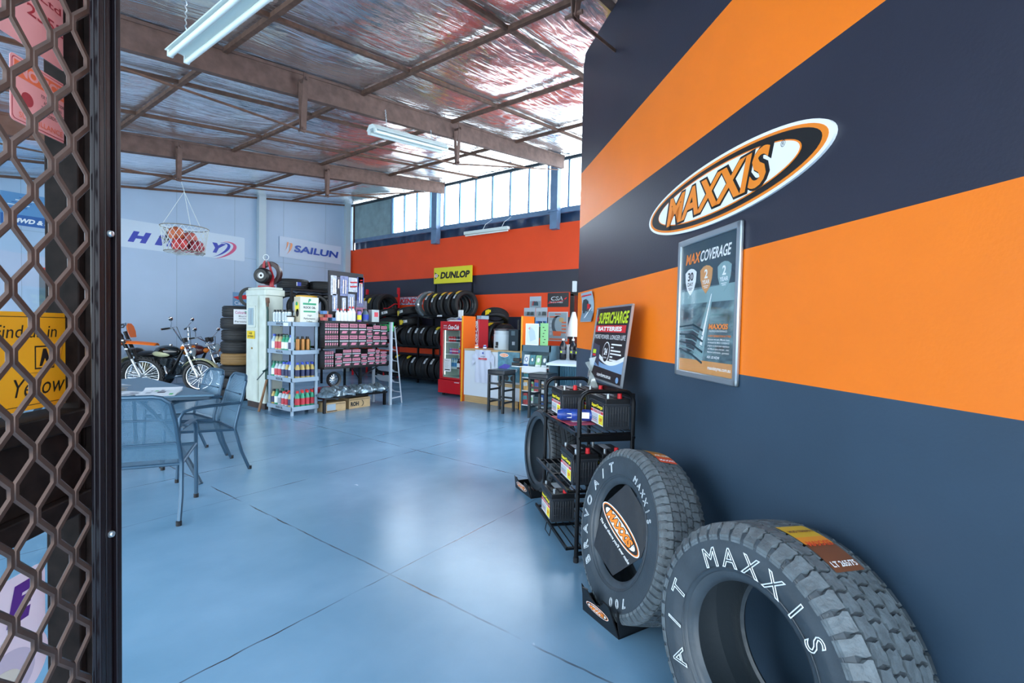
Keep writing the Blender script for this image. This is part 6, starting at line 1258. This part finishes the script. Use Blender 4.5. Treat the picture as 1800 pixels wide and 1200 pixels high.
        def guard(cx_, R2, a0, a1, S_, nm):
            g = MB().grid(lambda u, v: (cx_+R2*math.cos(a0+(a1-a0)*u), (v-.5)*.15, R2*math.sin(a0+(a1-a0)*u)+.32-.025*(2*v-1)**2), 24, 6); g.v = [tuple(S_ @ Vector(q)) for q in g.v]
            o = g.build(nm, fn, t); m_ = o.modifiers.new('solid', 'SOLIDIFY'); m_.thickness = .005
        guard(0, .36, .5, 2.5, S, 'front_mudguard'); guard(-1.42, .37, .3, 2.6, Matrix.Identity(4), 'rear_mudguard')
        hl = S @ Vector((hx+.14, 0, .80 if kind == 'chop' else .86)); F = Matrix.Translation(hl) @ Matrix.Rotation(math.radians(steer), 4, 'Z')
        MB().lathe([(0, -.12), (.05, -.11), (.08, -.05), (.09, .0), (.085, .01)], 24, T=F @ frame((0, 0, 0), (0, 1, 0), (0, 0, 1), (1, 0, 0))).build('headlight', chrome, t)
        MB().lathe([(0, .02), (.05, .018), (.084, .008)], 24, T=F @ frame((0, 0, 0), (0, 1, 0), (0, 0, 1), (1, 0, 0))).build('headlight_lens', mat('lens_pale', '#b4c8d0', .08), t)
        for sg in (-1, 1):
            p = S @ Vector((hx+.04, sg*.20, hz-.08 if kind == 'chop' else hz-.16)); MB().ball(p, .036 if kind == 'chop' else .05, 14).build('indicator', mat('indicator_orange', '#f07c14', .2), t)
            mirror(t, [(hx-.12, sg*.28, hz+rise+.01), (hx-.08, sg*.34, hz+rise+.10), (hx-.07, sg*.38, hz+rise+.17)], S)
        for sg in (-1, 1) if kind == 'road' else (0,): MB().cyl(S @ Vector((hx-.01, sg*.06, hz+.02)), S @ Vector((hx-.03, sg*.06, hz+.10)), .042, n=18).build('gauge', eng_d, t)
    MB().tube([(-.95, .13, .22), (-1.02, .26, .02)], .012, 6).build('side_stand', eng_d, t)
    return t
bike('orange dirt motorcycle with a long beak mudguard, leftmost of the three motorcycles', at(3.16, 10.98, 0, -18), 'dirt', -22)
bike('black and cream motorcycle with high chrome handlebars, in the middle of the three motorcycles', at(3.86, 10.35, 0, -60), 'chop', 14)
bike('maroon motorcycle with amber tank panel behind the cream one, nearest the tyre column', at(4.42, 10.70, 0, -62), 'road', 8)
MB().prism([(-.3, 0), (.3, 0), (.22, .12), (-.1, .18), (-.26, .1)], -.15, .15, T=frame((0, 0, 0), (1, 0, 0), (0, 0, 1), (0, -1, 0))).build('covered_crate', mat('sand_cover', '#9a9484', .8, bump=.3, bs=8), label='sand-coloured covered crate against the white wall between two motorcycles', cat='crate', T=at(3.5, 12.1, 0) @ Matrix.Scale(4.6, 4, (0, 0, 1)))
# ------------------------------------------------------------------ table and chairs
tmet = mat('table_steel', '#5f7f94', .38, .35); tdark = mat('table_edge', '#3a4f60', .35, .4); perf = perf_mat('perforated_steel', '#5f8299', 1, .30)
tb_ = thing('cafe_table', 'grey-blue steel outdoor table with newspapers beside the security screen', 'table', at(1.3, 5.6))
poly = [(.645, -.775), (.685, 1.20), (-.95, 1.25), (-.98, .30), (.0, -.36)]
pts = []
for i, p in enumerate(poly):
    a = Vector(poly[i-1]); b_ = Vector(p); c = Vector(poly[(i+1) % 5]); d1 = (a-b_).normalized()*.05; d2 = (c-b_).normalized()*.05
    for q in range(5): u = q/4; pts.append(tuple((b_+d1)*(1-u)**2+b_*2*u*(1-u)+(b_+d2)*u*u))
MB().prism(pts, .700, .722).build('table_top', tmet, tb_, bevel=.006)
MB().prism([(x*.97, y*.97) for x, y in pts], .675, .700).build('edge_frame', tdark, tb_)
for (x, y, dx, dy) in ((.20, .0, .20, -1.08), (.45, .75, .1, .35), (-.3, .6, -.45, .4), (-.35, .15, -.35, -.1)):
    P = [(x, y, .68), (x+dx*.25, y+dy*.45, .60), (x+dx*.6, y+dy*.75, .38), (x+dx, y+dy, 0)]
    Q = []
    for i in range(13):
        u = i/12; Q.append(Vector(P[0])*(1-u)**3+Vector(P[1])*3*u*(1-u)**2+Vector(P[2])*3*u*u*(1-u)+Vector(P[3])*u**3)
    MB().tube(Q, .02, 8).build('leg', tdark, tb_)
chm = mat('chair_steel', '#3f5c72', .32, .45)
def chair(label, T, w_=.52):
    t = thing('patio_chair', label, 'chair', T, 'perforated steel patio chairs'); h = w_/2
    for sg in (-1, 1):
        y = sg*h
        MB().tube([(-.29, y, .0), (-.22, y, .18), (-.165, y*.97, .40), (-.17, y*.96, .44), (-.235, y*.90, .70), (-.27, y*.82, .84)], .0145, 8).build('rear_leg', chm, t)
        MB().tube([(.29, y, 0), (.275, y, .42), (.27, y, .56), (.24, y, .61), (.16, y, .635), (-.20, y*.97, .645)], .0135, 8, flat=(1.1, 1)).build('front_leg_and_arm', chm, t)
        MB().tube([(-.165, y*.97, .395), (.275, y, .435)], .012, 8).build('seat_rail', chm, t)
        MB().tube([(-.12, y*1.02, .658), (.02, y*1.02, .655), (.18, y*1.02, .645)], .012, 6, flat=(2.0, .5)).build('arm_pad', chm, t)
        for x in (-.292, .29): MB().cyl((x, y, 0), (x, y, .03), .018, n=10).build('foot_cap', blackp, t)
    MB().tube([(-.165, -h*.97, .395), (-.165, h*.97, .395)], .012, 8).build('seat_rail', chm, t); MB().tube([(.275, -h, .435), (.275, h, .435)], .012, 8).build('seat_rail', chm, t)
    MB().tube([(-.27, -h*.82, .84), (-.286, -h*.66, .88), (-.29, -h*.5, .89), (-.29, h*.5, .89), (-.286, h*.66, .88), (-.27, h*.82, .84)], .0145, 8).build('top_rail', chm, t)
    # perforated panels with their own uv in metres
    def panel(fn, nm, nu, nv, lu, lv):
        g = MB().grid(fn, nu, nv); me = g.mesh(nm, perf, 60); uv = me.uv_layers.new(name='UVMap')
        for p in me.polygons:
            for li, vi in zip(p.loop_indices, p.vertices):
                i_, j_ = vi % (nu+1), vi//(nu+1); uv.data[li].uv = (i_/nu*lu*140, j_/nv*lv*140)
        o = bpy.data.objects.new(nm, me); COL.objects.link(o); o.parent = t
    panel(lambda u, v: (-.168-.065*v-.055*v*v+.02*math.sin(pi*u), (u-.5)*w_*(.95-.13*v-.14*max(0, v-.87)/.13*1.3), .43+.45*v), 'backrest', 12, 16, w_, .5)
    panel(lambda u, v: (-.16+.43*v, (u-.5)*w_*.97, .397+.04*v-.015*math.sin(pi*u)), 'seat', 10, 8, w_, .43)
    for z, k_ in ((.55, .88), (.72, .82)): MB().tube([(-.185-.1*(z-.43)*1.1, -h*k_, z), (-.185-.1*(z-.43)*1.1, h*k_, z)], .006, 6).build('back_brace', chm, t)
    return t
chair('perforated steel chair nearest the camera, its back turned, half hidden by the screen', at(1.155, 4.10, 0, 60), .58)
chair('perforated steel chair at the right side of the table, the nearer of two', at(1.905, 4.93, 0, 174), .50)
chair('perforated steel chair at the right side of the table, behind the nearer one', at(1.95, 5.55, 0, 180), .50)
# newspapers and magazines
def paper(label, x, y, z, a, w_, h_, cols, seed, curl=.0):
    r = random.Random(seed); g = MB()
    f = lambda u, v: ((u-.5)*w_, (v-.5)*h_, .004+.010*math.sin(u*pi)*r_c+curl*max(0, u-.75)**2*.9)
    r_c = 1.0
    g.grid(f, 12, 4, 0); g.bb(-w_/2, w_/2, -h_/2, h_/2, 0, .003, 0)
    for i in range(7):
        u = r.uniform(.05, .7); v = r.uniform(.05, .75); du = r.uniform(.1, .25); dv = r.uniform(.05, .2)
        g.grid(lambda p, q: (lambda A: (A[0], A[1], A[2]+.0012))(f(u+du*p, v+dv*q)), 3, 1, 1+i % (len(cols)-1))
    return g.build('newspaper' if w_ > .3 else 'magazine', [mat('paper'+c, c, .6) for c in cols], label=label, cat='paper', T=at(x, y, z, a))
paper('folded newspaper with a green box and dark photo at the front of the table', 1.62, 5.22, .724, 62, .42, .30, ('#ccd3da', '#4a4860', '#4aa860', '#9aa4b0', '#3c3a4c'), 2, .5)
paper('open newspaper lying under the folded one on the table', 1.38, 5.33, .723, 30, .40, .30, ('#c8cfd6', '#8c94a0', '#6a7080'), 3)
paper('colourful magazine with yellow edge near the middle of the table', 1.33, 5.72, .723, 20, .28, .21, ('#c0bcae', '#e0c020', '#b03838', '#6a8a4a'), 5)
paper('magazine with red lines on top of the pile on the table', 1.36, 5.74, .733, 50, .29, .21, ('#c8c4bc', '#c04848', '#d8b838', '#708090'), 8)
paper('grey newspaper at the back of the pile on the table', 1.42, 6.15, .723, 10, .38, .28, ('#b4bcc4', '#7a8490', '#a83c3c'), 11)
paper('thin magazine lying crosswise at the back of the table', 1.50, 6.45, .723, 75, .28, .2, ('#c6ccd2', '#3c4654', '#c83c3c'), 14)
